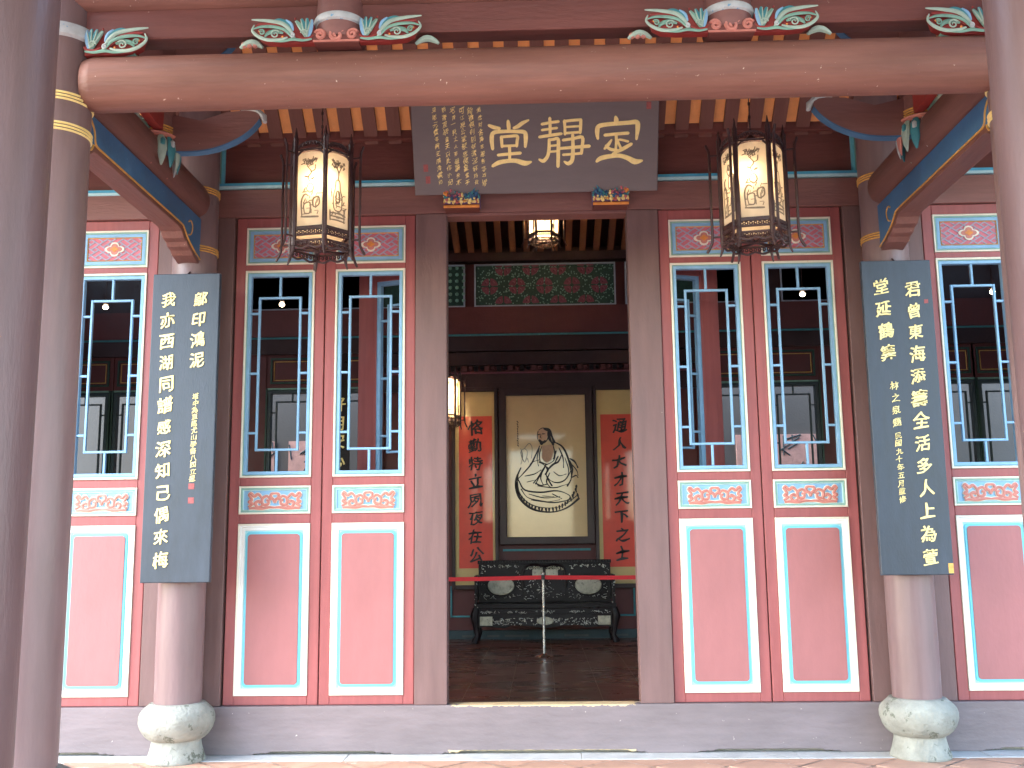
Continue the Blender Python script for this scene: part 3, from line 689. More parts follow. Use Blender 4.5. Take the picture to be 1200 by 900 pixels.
def make_leaf(name, label, group, back=False):
    t = thing(name, label, 'door', group=group)
    W2 = .3345; ww = .26; o_ = .045
    if back: ww = .20
    zt = 3.548
    # stiles and rails
    m = MB()
    m.cbox(-W2, -ww, 0, .05, 0, zt); m.cbox(ww, W2, 0, .05, 0, zt)
    for a, b in ((0, .064), (1.261, 1.330), (1.531, 1.592), (3.138, 3.183), (3.471, zt)): m.cbox(-ww+.0005, ww-.0005, .0006, .0494, a, b)
    m.build('stile_and_rail', 'door', t)
    # window
    z0, z1 = 1.592, 3.138
    win = MB().frame(-ww, ww, z0, z1, .015, -.012, .04).build('window_moulding', 'door' if back else 'ivory', t)
    MB().frame(-ww+.015, ww-.015, z0+.015, z1-.015, .006, -.006, .04).build('moulding_line', 'blue' if back else 'greenline', win)
    MB().frame(-ww+.021, ww-.021, z0+.021, z1-.021, .024, -.002, .04).build('inner_frame', 'blue', win)
    ix, iz0, iz1 = ww-.0455, z0+.0455, z1-.0455
    rx = .152 if not back else .10; rz0, rz1 = 1.795, 2.930
    def bar(x0, x1, a, b, dy=0): MB().cbox(x0, x1, .004+dy, .026-dy, a, b, .003).build('lattice_bar', 'blue', win)
    h = .0085
    bar(-rx-h, -rx+h, rz0-h, rz1+h); bar(rx-h, rx+h, rz0-h, rz1+h)
    bar(-rx+h, rx-h, rz1-h, rz1+h, .001); bar(-rx+h, rx-h, rz0-h, rz0+h, .001)
    bar(-h, h, rz1+h, iz1); bar(-h, h, iz0, rz0-h)
    for zz in (1.918, 2.36, 2.812):
        bar(-ix, -rx-h, zz-h, zz+h); bar(rx+h, ix, zz-h, zz+h)
    # top panel with fret
    def panel(z0, z1, nm):
        p = MB().frame(-ww, ww, z0, z1, .013, -.011, .03).build(nm, 'ivory', t)
        MB().frame(-ww+.013, ww-.013, z0+.013, z1-.013, .012, -.006, .03).build('moulding_line', 'greenline' if nm != 'lower_panel' else 'whitetrim', p)
        return p
    p = panel(3.183, 3.471, 'top_panel')
    MB().frame(-ww+.025, ww-.025, 3.208, 3.446, .027, -.002, .03).build('blue_border', 'blue', p)
    MB().frame(-ww+.052, ww-.052, 3.235, 3.419, .006, -.004, .03).build('thin_line', 'goldpaint', p)
    fx0, fx1, fz0, fz1 = -ww+.058, ww-.058, 3.241, 3.413
    MB().box(fx0, fx1, .006, .03, fz0, fz1).build('fret_field', 'pink', p)
    fret(MB(), fx0, fx1, fz0, fz1, .006).build('fret_bars', 'mauve', p)
    fl = MB(); zc = (fz0+fz1)/2
    def lob(r_, k=1.35):
        pts = []
        for i in range(24):
            a = 2*PI*i/24; q = r_*(.62+.38*abs(math.cos(2*a))**1.0); pts.append((q*math.cos(a)*k, zc+q*math.sin(a)))
        return pts
    fl.prism(lob(.056), -.004, .004, 0); fl.prism(lob(.043), -.007, -.004, 1); fl.prism(lob(.022), -.010, -.007, 2)
    fl.build('flower', ['ivory', 'coral', 'orange'], p)
    # small carved panel
    p = panel(1.330, 1.531, 'waist_panel')
    MB().frame(-ww+.025, ww-.025, 1.355, 1.506, .008, -.003, .03).build('pale_border', 'paleblue', p)
    MB().box(-ww+.033, ww-.033, .006, .03, 1.363, 1.498).build('blue_field', 'blue', p)
    a = MB(); c = MB(); zc = 1.428
    for s in (-1, 1):
        cur = [bez([(s*x, 0, zc+z) for x, z in P_], 5) for P_ in (
            [(.0, .05), (.025, .045), (.028, .02), (.008, .005), (.0, -.02)],
            [(.03, .0), (.055, .03), (.09, .012), (.085, -.03), (.05, -.028), (.045, -.005), (.062, .002)],
            [(.09, .01), (.12, .045), (.15, .030), (.175, .052), (.19, .035)],
            [(.19, .04), (.165, .005), (.185, -.01), (.160, -.025), (.19, -.045)],
            [(.085, -.035), (.12, -.05), (.14, -.02), (.115, -.005), (.105, -.022)],
            [(.0, -.052), (.04, -.05), (.09, -.058), (.15, -.055), (.185, -.058)])]
        for q in cur:
            n = len(q); a.tube(q, [.0165*(.75+.25*math.sin(PI*i/n)) for i in range(n)], 6, flat=.45, nrm=(0, 1, 0))
            c.tube([(v[0], -.005, v[2]) for v in q], [.0112*(.7+.4*math.sin(PI*i/n)) for i in range(n)], 6, flat=.6, nrm=(0, 1, 0))
    a.build('scroll_edge', 'ivory', p, True); c.build('scroll_carving', 'coral', p, True)
    # lower panel with rounded red field
    p = panel(.064, 1.261, 'lower_panel')
    MB().frame(-ww+.025, ww-.025, .089, 1.236, .024, .000, .03).build('white_border', 'whitetrim', p)
    MB().box(-ww+.049, ww-.049, .012, .03, .113, 1.212).build('pale_cyan_border', 'palecyan', p)
    def rrect(x, z0, z1, r_, n=6):
        pts = []
        for cx, cz, a0 in ((x-r_, z0+r_, -PI/2), (x-r_, z1-r_, 0), (-x+r_, z1-r_, PI/2), (-x+r_, z0+r_, PI)):
            for k in range(n+1): q = a0+PI/2*k/n; pts.append((cx+r_*math.cos(q), cz+r_*math.sin(q)))
        return pts
    MB().prism(rrect(ww-.058, .122, 1.203, .026), .0, .012).build('panel_line', 'cyan', p)
    MB().prism(rrect(ww-.073, .139, 1.186, .024), -.006, .0).build('red_field', 'door_panel', p)
    return t
if __name__:
    leaf0 = make_leaf('lattice_door', 'x', 'painted lattice doors across the hall front')
    leaves = [
      (-1.919, 'red door with blue window lattice, beside the grey board starting 鄔印鴻泥, outer of the pair'),
      (-1.242, 'red door with blue window lattice, next to the doorway and nearer the cursive inscription'),
      (1.242, 'red door with blue window lattice, next to the doorway on the side away from the cursive inscription'),
      (1.919, 'red door with blue window lattice, beside the grey board ending 上為萱, outer of the pair'),
      (-3.185, 'sunlit pale red door, partly hidden by the column at the left edge, left of the grey board'),
      (3.187, 'sunlit pale red door, partly hidden by the pillar at the right edge, right of the grey board'),
      (-3.862, 'red lattice door hidden behind the left front column'),
      (3.864, 'red lattice door hidden behind the right near pillar')]
    for i, (x, lb) in enumerate(leaves):
        o = leaf0 if i == 0 else copy_tree(leaf0)
        o.location = (x, 0, .328); o['label'] = lb
    for s, lb in ((-1, 'open door leaf folded back inside, seen through the window lattice left of the doorway'), (1, 'open door leaf folded back inside, seen through the window lattice right of the doorway')):
        o = make_leaf('open_door', lb, 'open leaves of the central doorway', back=True)
        cx, cy = s*1.055, .27; o.location = (cx, cy, .328); o.rotation_euler = (0, 0, s*R(19))
        o.scale = (1.08, 1, 1)
    # bright corners of the windows get no piece of their own

# ================================================================== SIGNBOARD
sb = thing('signboard', 'dark grey horizontal board with three large gold characters 堂靜定 above the doorway', 'signboard', (0, -.135, 3.985), rot=(R(26), 0, 0))
SH = .72
MB().cbox(-.892, .892, -.03, .02, 0, SH, .006).build('board', 'signboard', sb, bevel=.002)
def sx(px, py):   # measured strokes (zoomed sign: 3.87 units to a pixel) to metres on the board
    u = (px-48)/1120.; return (-.892+u*1.784, (495-28*u-py)*.001735+.006)
STROKES = [
 # 定
 [[(973, 170, 10), (976, 182, 15), (975, 198, 12)]], [[(893, 258, 8), (890, 232, 14), (896, 208, 14), (930, 200, 13), (975, 196, 13), (1030, 192, 13), (1068, 190, 15), (1073, 212, 15), (1068, 258, 8)]],
 [[(925, 243, 10), (975, 238, 10), (1030, 234, 10)]], [[(976, 240, 10), (977, 270, 9), (974, 300, 8)]], [[(955, 262, 6), (940, 282, 11), (924, 298, 8)]],
 [[(930, 286, 9), (950, 300, 10), (985, 305, 9)]], [[(1045, 278, 10), (1015, 294, 12), (985, 308, 10), (960, 318, 6)]], [[(1000, 300, 9), (985, 262, 7), (1030, 268, 8)]],
 [[(888, 350, 9), (905, 338, 14), (940, 330, 14), (990, 326, 13), (1030, 336, 15), (1062, 350, 18), (1094, 346, 8)]],
 # 靜
 [[(640, 200, 9), (675, 194, 9), (715, 189, 9)]], [[(640, 224, 8), (675, 219, 8), (708, 215, 8)]], [[(628, 252, 9), (670, 246, 10), (728, 238, 9)]], [[(676, 176, 10), (677, 210, 10), (676, 244, 9)]],
 [[(672, 262, 9), (671, 300, 11), (664, 330, 11), (645, 350, 12), (626, 344, 7)]], [[(672, 264, 9), (692, 261, 9), (713, 261, 11), (713, 310, 12), (711, 372, 11)]], [[(674, 288, 7), (709, 285, 7)]], [[(673, 312, 7), (709, 309, 7)]],
 [[(742, 188, 9), (775, 184, 9), (815, 181, 9)]], [[(742, 186, 10), (744, 215, 9), (744, 240, 9)]], [[(816, 181, 10), (815, 210, 10), (813, 234, 9)]], [[(745, 211, 7), (813, 207, 7)]], [[(743, 236, 8), (814, 231, 8)]],
 [[(735, 264, 9), (780, 258, 9), (822, 252, 11), (822, 290, 10), (818, 318, 10)]], [[(722, 298, 9), (785, 293, 10), (854, 288, 11)]], [[(735, 324, 8), (780, 321, 8), (818, 317, 9)]], [[(779, 242, 10), (780, 300, 12), (776, 345, 13), (758, 360, 12), (740, 352, 6)]],
 # 堂
 [[(487, 188, 9), (489, 205, 13), (490, 222, 11)]], [[(400, 206, 9), (422, 214, 12), (448, 218, 9)]], [[(580, 184, 6), (552, 196, 12), (530, 210, 12), (512, 216, 8)]],
 [[(414, 302, 10), (411, 262, 14), (420, 236, 13), (470, 230, 11), (520, 230, 11), (560, 233, 13), (566, 255, 14), (563, 292, 9)]],
 [[(455, 252, 10), (456, 275, 10), (457, 293, 9)]], [[(455, 253, 9), (490, 250, 9), (527, 249, 10), (526, 270, 10), (524, 290, 9)]], [[(457, 290, 8), (524, 287, 8)]],
 [[(491, 292, 10), (491, 320, 10), (490, 352, 9)]], [[(438, 327, 9), (490, 322, 10), (540, 318, 10)]], [[(412, 372, 10), (440, 358, 14), (480, 351, 13), (520, 350, 14), (560, 360, 16), (588, 354, 7)]],
]
chars = ([], [], [])
for st in STROKES:
    cx = sum(p[0] for p in st[0])/len(st[0]); chars[0 if cx > 870 else 1 if cx > 605 else 2].append(st[0])
for grp in chars:
    m = MB()
    for i, s_ in enumerate(grp):
        P_ = bez([(*sx(p[0], p[1]), p[2]*.00225) for p in s_], 4)
        m.ribbon([(p[0], p[1]) for p in P_], [p[2] for p in P_], -.0355-.0004*(i % 7), .006)
    m.build('gold_character', 'gold', sb)
ins = MB()
cols = ['惟危財名壽金銀善念均修', '能循俱利別辯清況麻姑信', '可江泉公堂聚忠精皇室子', '宅青一見之人有龜屬身不', '敬書宣統皇天以此作小記', '見能元寶年時王陳清義印']
for c_, (txt, px) in enumerate(zip(cols, (357, 318, 278, 237, 198, 153))):
    for r_, ch in enumerate(txt[:11]):
        px_ = px+r_*1.6+rnd.uniform(-2, 2); py = 145+r_*29.5+rnd.uniform(-2, 2)
        x_, z_ = sx(px_, py); write(ins, ch, x_, z_, (.038*rnd.uniform(.75, 1.12)), -.0305, .006, .0015, slant=.3, tall=1.2, jit=.09)
stuff(ins.build('small_inscription', 'gold', sb))
for px, py in ((1122, 122), (104, 383), (112, 432)):
    x_, z_ = sx(px, py)
    MB().box(x_-.017, x_+.017, -.0312, -.029, z_-.026, z_+.026).build('red_seal', 'seal', sb)
# two carved rests under the board
def sign_rest(x, flip, label):
    t = thing('carved_rest', label, 'bracket', (x, -.13, 3.872), group='carved figures under the signboard')
    MB().cbox(-.132, .132, -.045, -.030, 0, .018, .003).build('red_base', 'orange', t)
    MB().box(-.128, .128, -.0295, .098, .002, .030).build('base_block', 'lintel', t)
    rr = random.Random(5)
    prof = lambda u: .115+.028*math.sin(u*PI*1.9+.3) if u < .52 else .095+.08*(u-.52)/.48
    pol = [(-.132, .031)]+[(-.132+.264*i/18, prof(i/18)-.012) for i in range(19)]+[(.132, .031)]
    if flip: pol = [(-x_, z_) for x_, z_ in pol]
    MB().prism(pol, -.025, .13).build('backing', 'violet', t)
    layers = {'goldf': MB(), 'bluef': MB(), 'pinkf': MB(), 'greenf': MB(), 'redf': MB()}
    for i in range(150):
        u = rr.random(); zz = .035+rr.random()*(prof(u)-.045); xx = -.132+.264*u
        if zz < .062: k = rr.choice(['goldf', 'goldf', 'goldf', 'redf', 'pinkf'])
        elif u > .66: k = rr.choice(['bluef', 'bluef', 'bluef', 'greenf'])
        elif u < .5 and zz > .08: k = rr.choice(['goldf', 'pinkf', 'redf', 'greenf'])
        else: k = rr.choice(['bluef', 'greenf', 'goldf', 'pinkf', 'bluef'])
        if flip: xx = -xx
        q = rr.uniform(.006, .013); layers[k].ball((xx, -.03-rr.uniform(0, .02), zz), q, 6, 0, (rr.uniform(.6, 1.2), 1, rr.uniform(.8, 1.6)))
    for k in range(3):
        xx = (-.09, .0, .095)[k]*(-1 if flip else 1)
        layers['goldf'].ball((xx, -.052, .040), .015, 8, 0, (1, .8, .9)); layers['goldf'].ball((xx, -.054, .063), .009, 8)
    for k, mm in (('goldf', 'gold'), ('bluef', 'deepblue'), ('pinkf', 'pink'), ('greenf', 'teal'), ('redf', 'orange')): stuff(layers[k].build('carved_figures', mm, t, True))
    cr = MB(); pts = [((-.132+.264*i/18)*(-1 if flip else 1), -.03, prof(i/18)-.008) for i in range(19)]
    cr.tube(pts[:10], .007, 6); cr.build('crest_edge', 'coral', t, True); MB().tube(pts[10:], .007, 6).build('crest_edge', 'blue', t, True)
sign_rest(-.548, False, 'small gilded carving holding up the signboard end with the cursive inscription')
sign_rest(.548, True, 'small gilded carving holding up the signboard end under the character 定')

# ================================================================== VERTICAL BOARDS ON THE COLUMNS
def plaque(x, label, colA, colB, small, sx_, seals, chip=False):
    t = thing('column_board', label, 'plaque', (x, -.40, 1.19))
    w, h = .238, 2.15
    MB().cbox(-w, w, -.018, .018, 0, h, .004).build('board', 'plaque', t, bevel=.002)
    for txt, u0, u1, z0, z1, sz in (colA, colB):
        n = len(txt)
        for i, ch in enumerate(txt):
            f = i/max(1, n-1); uu = u0+(u1-u0)*f+rnd.uniform(-.008, .008)
            a = MB(); write(a, ch, -w+2*w*uu, z0+(z1-z0)*f+rnd.uniform(-.003, .003), sz*rnd.uniform(.78, .90), -.0185, .024, .004, slant=.16, tall=1.05, jit=.03)
            a.build('gold_character', 'gold', t)
    b = MB()
    for txt, u0, z0, z1, sz in small:
        n = len(txt)
        for i, ch in enumerate(txt): write(b, ch, -w+2*w*u0+rnd.uniform(-.003, .003), z0+(z1-z0)*i/(n-1), sz, -.0185, .012, .002, slant=.2, jit=.05)
    stuff(b.build('small_gold_characters', 'gold', t))
    for u, z, q in seals: MB().box(-w+2*w*u-q, -w+2*w*u+q, -.0195, -.017, z-q, z+q).build('red_seal', 'seal', t)
    # iron hooks and hanging wire up to the column
    MB().tube([(0, -.0, h-.002), (0, .07, h+.045)], .006, 6).build('hook', 'lampwood', t)
    MB().box(-.03, .03, .018, .06, .1, .2).build('spacer', 'lampwood', t); MB().box(-.03, .03, .018, .06, h-.2, h-.1).build('spacer', 'lampwood', t)
    if chip: MB().box(w-.035, w-.002, -.0192, -.017, .01, .075).build('bare_corner', 'goldpaint', t)
    return t
plaque(-2.478, 'slate grey upright board with gold columns starting 鄔印鴻泥 and 我亦西湖', ('鄔印鴻泥', .715, .70, 1.965, 1.53, .125), ('我亦西湖同譜感深知己偶來梅', .245, .285, 1.965, .155, .125),
       [('塔中為直馬尤山學書八四立是', .70, 1.27, .70, .045)], None, [(.69, .648, .020), (.69, .552, .020)])
plaque(2.488, 'slate grey upright board with gold columns starting 君曾東海 and 堂延鶴筭', ('君曾東海添籌全活多人上為萱', .715, .69, 1.945, .115, .128), ('堂延鶴筭', .27, .31, 1.960, 1.50, .125),
       [('林之泉題', .36, 1.27, 1.02, .060), ('民國九十年五月重修', .36, .93, .50, .048)], None, [(.90, 1.855, .014)], True)

# ================================================================== CARVED WINGS, DWARF POSTS
def wing(mb, w, h):
    """one side of the carved spray: x 0..w outward from the post, z 0..h; material slots: dark red, teal, sage, pale green, red, orange, white, blue"""
    def S(P_): return [(x*w, z*h) for x, z in P_]
    mb.prism(S([(0, 0), (.50, .0), (.76, .06), (.90, .26), (.93, .52), (.97, .86), (.60, .80), (.36, .60), (.30, .86), (.12, .90), (0, .80)]), -.010, .03, 4)
    def L_(P_, r_, mi, y=-.022, fl=.55):
        q = bez([(a*w, y, b*h) for a, b in P_], 5); n = len(q)
        mb.tube(q, [max(.0008, r_*1.32*h*math.sin(PI*(.12+.86*i/n))**.8) for i in range(n)], 7, mi, flat=fl, nrm=(0, 1, 0))
    # fan of blue and teal lobes beside the post, each with a pale rib
    for k, (tx, tz) in enumerate(((.03, .98), (.11, 1.04), (.20, 1.02), (.29, .94))):
        L_([(.10, .16), (.5*(.08+tx), .55), (tx, tz)], .085, (7, 1, 1, 2)[k]); L_([(.10, .20), (.5*(.10+tx)+.015, .55), (tx+.01, tz-.05)], .026, 3, -.030, 1)
    # long leaf sweeping out to the tip, red core between two pale lips
    L_([(.30, .10), (.38, .50), (.52, .82), (.78, .96), (1.02, 1.02)], .070, 3, -.026); L_([(.40, .34), (.55, .66), (.74, .80), (.93, .84)], .085, 4, -.020)
    L_([(.34, .16), (.46, .50), (.64, .66), (.86, .68), (.99, .58)], .055, 2, -.030); L_([(.36, .60), (.44, .86), (.56, 1.0), (.66, .99)], .060, 1, -.020); L_([(.33, .50), (.37, .80), (.46, .99)], .045, 7, -.024)
    # lower scrolls
    L_([(.42, .20), (.56, .10), (.74, .10), (.90, .26), (1.0, .52), (.97, .78)], .060, 3, -.028); L_([(.50, .42), (.62, .50), (.74, .44), (.80, .28)], .075, 2, -.020)
    L_([(.02, .10), (.16, .05), (.34, .10), (.50, .03), (.70, .04)], .050, 2, -.028); L_([(.0, .30), (.06, .16), (.18, .14), (.28, .26)], .045, 4, -.026)
    for cx, cz, r_, a0, sg, mi in ((.14, .36, .15, 0, 1, 3), (.62, .32, .19, 2.6, -1, 3), (.84, .42, .13, .5, 1, 2), (.34, .26, .10, 1, 1, 6)):
        sp = spiral(cx*w, cz*h, r_*h, 1.5, a0, sg, 18, -.034); mb.tube(sp, [.040*h*(1-.5*i/18) for i in range(19)], 6, mi)
    mb.ball((.87*w, -.030, .50*h), .055*h, 8, 5, (1.5, .7, 1.2)); mb.ball((.30*w, -.03, 1.0*h), .045*h, 8, 4); mb.ball((.50*w, -.03, .22*h), .045*h, 8, 5)
    return mb
WM = ['lintel', 'teal', 'sage', 'palegreen', 'red', 'orange', 'white', 'blue']
wR = wing(MB(), .315, .125).mesh('carved_wing', WM, True); wL = wing(MB(), .315, .125).mirror_x().mesh('carved_wing', WM, True)
def bracket_post(x, label):
    t = thing('bracket_post', label, 'bracket', (x, -2.40, 3.975), group='carved posts between the tie beam and the upper beam')
    MB().lathe([(.108, .035), (.118, .06), (.122, .09), (.122, .20), (.118, .262)], n=40).build('drum', 'lintel_pale', t, True)
    rg = MB(); n = 40; vs = []; pr = [(.119, .108), (.134, .116), (.138, .132), (.132, .150), (.119, .158)]
    rg.lathe(pr, n=n, cap=False).build('blue_white_ring', 'white', t, True)
    b = MB().prism([(-.115, -.005), (.115, -.005), (.128, .045), (.10, .066), (.05, .058), (0, .070), (-.05, .058), (-.10, .066), (-.128, .045)], -.095, .05)
    b.build('base_block', 'lintel', t)
    c = MB()
    c.tube(spiral(0, .034, .038, 1.7, .4, 1, 24, -.100), [.011]*25, 6)
    for s in (-1, 1): c.tube(spiral(s*.083, .036, .028, 1.5, PI/2-s*1.2, s, 20, -.100), [.0098]*21, 6)
    c.tube([(-.12, -.097, .004), (.12, -.097, .004)], .006, 6)
    stuff(c.build('cloud_scrolls', 'coral', t, True))
    link('carved_wing', wR, t, (.118, -.075, .0)); link('carved_wing', wL, t, (-.118, -.075, .0))
    sm = MB()
    for s in (-1, 1):
        pts = [(s*(.40+.12*i/8), -.02, .014+.03*math.sin(PI*i/8)) for i in range(9)]
        sm.tube(pts, [.016*math.sin(PI*(i+1)/10)+.003 for i in range(9)], 6, 0)
    for k in range(3): sm.ball((-.44-.03*k, -.02, .03), .017, 6, 1, (1, .8, 1.2))
    stuff(sm.build('small_spray', ['palegreen', 'coral'], t, True))
bracket_post(-1.01, 'drum shaped post with carved wings on the tie beam, above the lantern seen edge on')
bracket_post(1.01, 'drum shaped post with carved wings on the tie beam, above the lantern seen face on')
cR = wing(MB(), .33, .135)
def corner_spray(x, s, label):
    t = thing('corner_carving', label, 'bracket', (x, -2.42, 3.965), group='carved sprays at the ends of the tie beam')
    m = wing(MB(), .33, .135)
    if s < 0: m.mirror_x()
    m.build('carved_wing', WM, t, True)
    MB().tube([(s*.01, .02, .03), (s*.26, .02, .02)], .02, 6).build('stem', 'sage', t, True)
corner_spray(-2.345, 1, 'small carved green spray where the tie beam meets the left front column')
corner_spray(2.345, -1, 'small carved green spray where the tie beam meets the right front column')
# dwarf posts on the side beams with bracket arms
def dwarf(s, label):
    t = thing('dwarf_post', label, 'post', (s*2.44, -1.2, 4.0), group='dwarf posts standing on the side beams')
    MB().lathe([(.118, -.02), (.122, .10), (.120, .75)], n=36).build('shaft', 'lintel_pale', t, True)
    band(MB(), .122, .035).build('gold_band', 'goldpaint', t, True)
    pt = MB()
    for k in range(14):
        a = 2*PI*k/14; c, q = math.cos(a), math.sin(a)
        mi = k % 4
        pts = [(c*r_, q*r_, z_) for r_, z_ in ((.118, .015), (.142, -.03), (.150, -.09), (.150, -.15), (.143, -.20))]
        pt.tube(pts, [.012, .030, .033, .022, .006], 8, mi, flat=.5, nrm=(c, q, 0))
        pt.ball((c*.155, q*.155, -.05), .018, 6, (mi+1) % 4, (1, 1, 1.8))
    stuff(pt.build('hanging_leaves', ['palegreen', 'teal', 'white', 'coral'], t, True))
    rg = MB().lathe([(.12, .0), (.145, .008), (.148, .02), (.12, .028)], n=36, cap=False); rg.build('leaf_ring', 'coral', t, True)
    # carved spray toward the courtyard on top of the side beam
    w = wing(MB(), .30, .17); w.v = [(-s*(vy*1.4+.05), -.11-vx, vz+.03) for vx, vy, vz in w.v]
    w.build('carved_wing', WM, t, True)
    # lower and upper bracket arms toward the middle
    for nm, dz, ln in (('bracket_arm', -.075, .68), ('upper_arm', .50, .52)):
        po = [(.0, .0), (.26, -.005), (.42, .018), (.56, .075), (.65, .14), (.70, .20)]
        k = ln/.70
        bot = [(p.x, p.y) for p in bez([(a*k, b, 0) for a, b in po], 4)]
        top = [(ln, .235), (ln-.05, .262), (ln-.2, .255), (.3, .20), (.15, .235), (0, .25)]
        m = MB().prism([(-s*a, b+dz) for a, b in bot+top], -.030, .030); o = m.build(nm, 'lintel_pale', t, bevel=.003)
        vs = []; n = len(bot)
        for a, b in bot: vs += [(-s*a, -.033, b+dz-.010), (-s*a, .033, b+dz-.010), (-s*a, .033, b+dz-.001), (-s*a, -.033, b+dz-.001)]
        fs = []
        for i in range(n-1):
            for q in range(4): fs.append((i*4+q, (i+1)*4+q, (i+1)*4+(q+1) % 4, i*4+(q+1) % 4))
        fs += [(0, 1, 2, 3), (n*4-1, n*4-2, n*4-3, n*4-4)]
        MB().add(vs, fs).build('blue_edge', 'deepblue', o)
        e = MB().tube([(-s*(ln-.12), -.0, .268+dz), (-s*(ln-.02), -.0, .262+dz), (-s*(ln+.02), 0, .225+dz), (-s*(ln+.028), 0, .19+dz)], [.02, .024, .022, .014], 8, flat=1); e.v = [(vx, vy*1.6, vz) for vx, vy, vz in e.v]
        e.build('white_end_roll', 'white', o, True)
dwarf(-1, 'dwarf post with hanging carved leaves and curved arm on the left side beam')
dwarf(1, 'dwarf post with hanging carved leaves and curved arm on the right side beam')

# ================================================================== LANTERNS
def xform(mb, ang, off, src):
    """place an XZ-plane drawing on lantern face with outward normal at ang, distance off from the axis"""
    c, s_ = math.cos(ang), math.sin(ang)        # outward normal; local x runs to the right seen from outside
    vs = [(off*c-y*c*-1*-1+(-s_)*-x*-1, off*s_-y*s_*-1*-1+(c)*-x*-1, z) for x, y, z in src.v]
    return mb.add(vs, src.f)
def face_pt(ang, off, x, y, z):
    """x along the face (to the right seen from outside), y into the lantern"""
    c, s_ = math.cos(ang), math.sin(ang)
    return ((off-y)*c-x*s_, (off-y)*s_+x*c, z)
def on_face(src, ang, off):
    m = MB(); m.v = [face_pt(ang, off, x, y, z) for x, y, z in src.v]; m.f = list(src.f); m.m = list(src.m); return m
def picture(kind):
    m = MB(); rr = random.Random(kind*11+3); y = -.002
    def b(P_, w): q = bez([(a, c, 0) for a, c in P_], 4); m.ribbon([(p[0], p[1]) for p in q], [w*(.6+.4*math.sin(PI*i/len(q))) for i in range(len(q))], y, .0015)
    b0 = b
    def b(P_, w): b0(P_, w*1.25)
    def outline(P_, w=.006): b(P_+[P_[0]], w)
    if kind == 0:     # tall vase with spray
        outline([(-.018, .22), (-.03, .17), (-.022, .10), (.022, .10), (.03, .17), (.018, .22), (.012, .27), (-.012, .27)]); outline([(-.008, .205), (-.012, .15), (.012, .15), (.008, .205)], .009)
        b([(0, .27), (.004, .32), (-.02, .36), (-.045, .385)], .006); b([(.004, .31), (.02, .35), (.045, .38)], .005)
        for i in range(40): a = rr.uniform(0, 6.3); q = rr.uniform(0, .055); m.ribbon([(q*math.cos(a), .365+.5*q*math.sin(a)), (q*math.cos(a)+rr.uniform(-.014, .014), .365+.5*q*math.sin(a)+rr.uniform(.004, .014))], .007, y, .0015)
        for z_ in (.035, .055, .075): b([(-.05, z_), (0, z_+.004), (.05, z_)], .007)
        b([(-.05, .03), (-.052, .09)], .007); b([(.045, .03), (.047, .10), (.06, .12)], .007)
    elif kind == 1:   # scroll stand and box
        b([(.0, .26), (.05, .26), (.055, .05)], .011); b([(.0, .26), (.0, .20), (.03, .18), (.03, .05)], .009); b([(-.055, .04), (.055, .05)], .01)
        outline([(-.05, .05), (-.055, .19), (-.03, .20), (-.02, .05)], .008); b([(-.04, .20), (-.045, .24), (-.03, .26)], .008)
        outline([(.0, .33), (-.012, .30), (.005, .27), (.02, .30), (.012, .33)], .006); outline([(.0, .335), (-.005, .315), (.008, .30)], .008)
        for i in range(40): a = rr.uniform(0, 6.3); q = rr.uniform(0, .06); m.ribbon([(q*math.cos(a), .375+.5*q*math.sin(a)), (q*math.cos(a)+rr.uniform(-.016, .016), .375+.5*q*math.sin(a)+rr.uniform(-.01, .012))], .006, y, .0015)
    else:             # jar, ring and flower
        outline([(-.01, .24), (-.02, .21), (0, .19), (.02, .21), (.01, .24)], .006); b([(.0, .25), (-.012, .28), (.006, .31), (-.02, .345)], .006); b([(.004, .31), (.026, .322), (.03, .35)], .005); b([(-.012, .28), (-.03, .285)], .008); b([(.004, .265), (.022, .275)], .008)
        outline([(.035, .10), (.055, .12), (.05, .16), (.02, .15), (.02, .11)], .008); b([(-.05, .05), (.05, .045)], .009); b([(-.045, .05), (-.05, .14), (-.03, .18), (-.01, .17)], .008)
        outline([(-.03, .07), (-.035, .12), (0, .13), (.0, .07)], .007)
        for i in range(36): a = rr.uniform(0, 6.3); q = rr.uniform(0, .055); m.ribbon([(q*math.cos(a)-.01, .365+.5*q*math.sin(a)), (q*math.cos(a)+rr.uniform(-.014, .010), .365+.5*q*math.sin(a)+rr.uniform(.004, .014))], .006, y, .0015)
    for i in range(26):   # hatching that fills the drawn shapes
        px_, pz_ = rr.uniform(-.045, .045), rr.uniform(.05, .20); a = rr.choice([0, 1.2, PI/2]); l = rr.uniform(.01, .028)
        m.ribbon([(px_, pz_), (px_+l*math.cos(a), pz_+l*math.sin(a))], rr.uniform(.003, .007), y-.0002*(i % 5+1), .001)
    return m
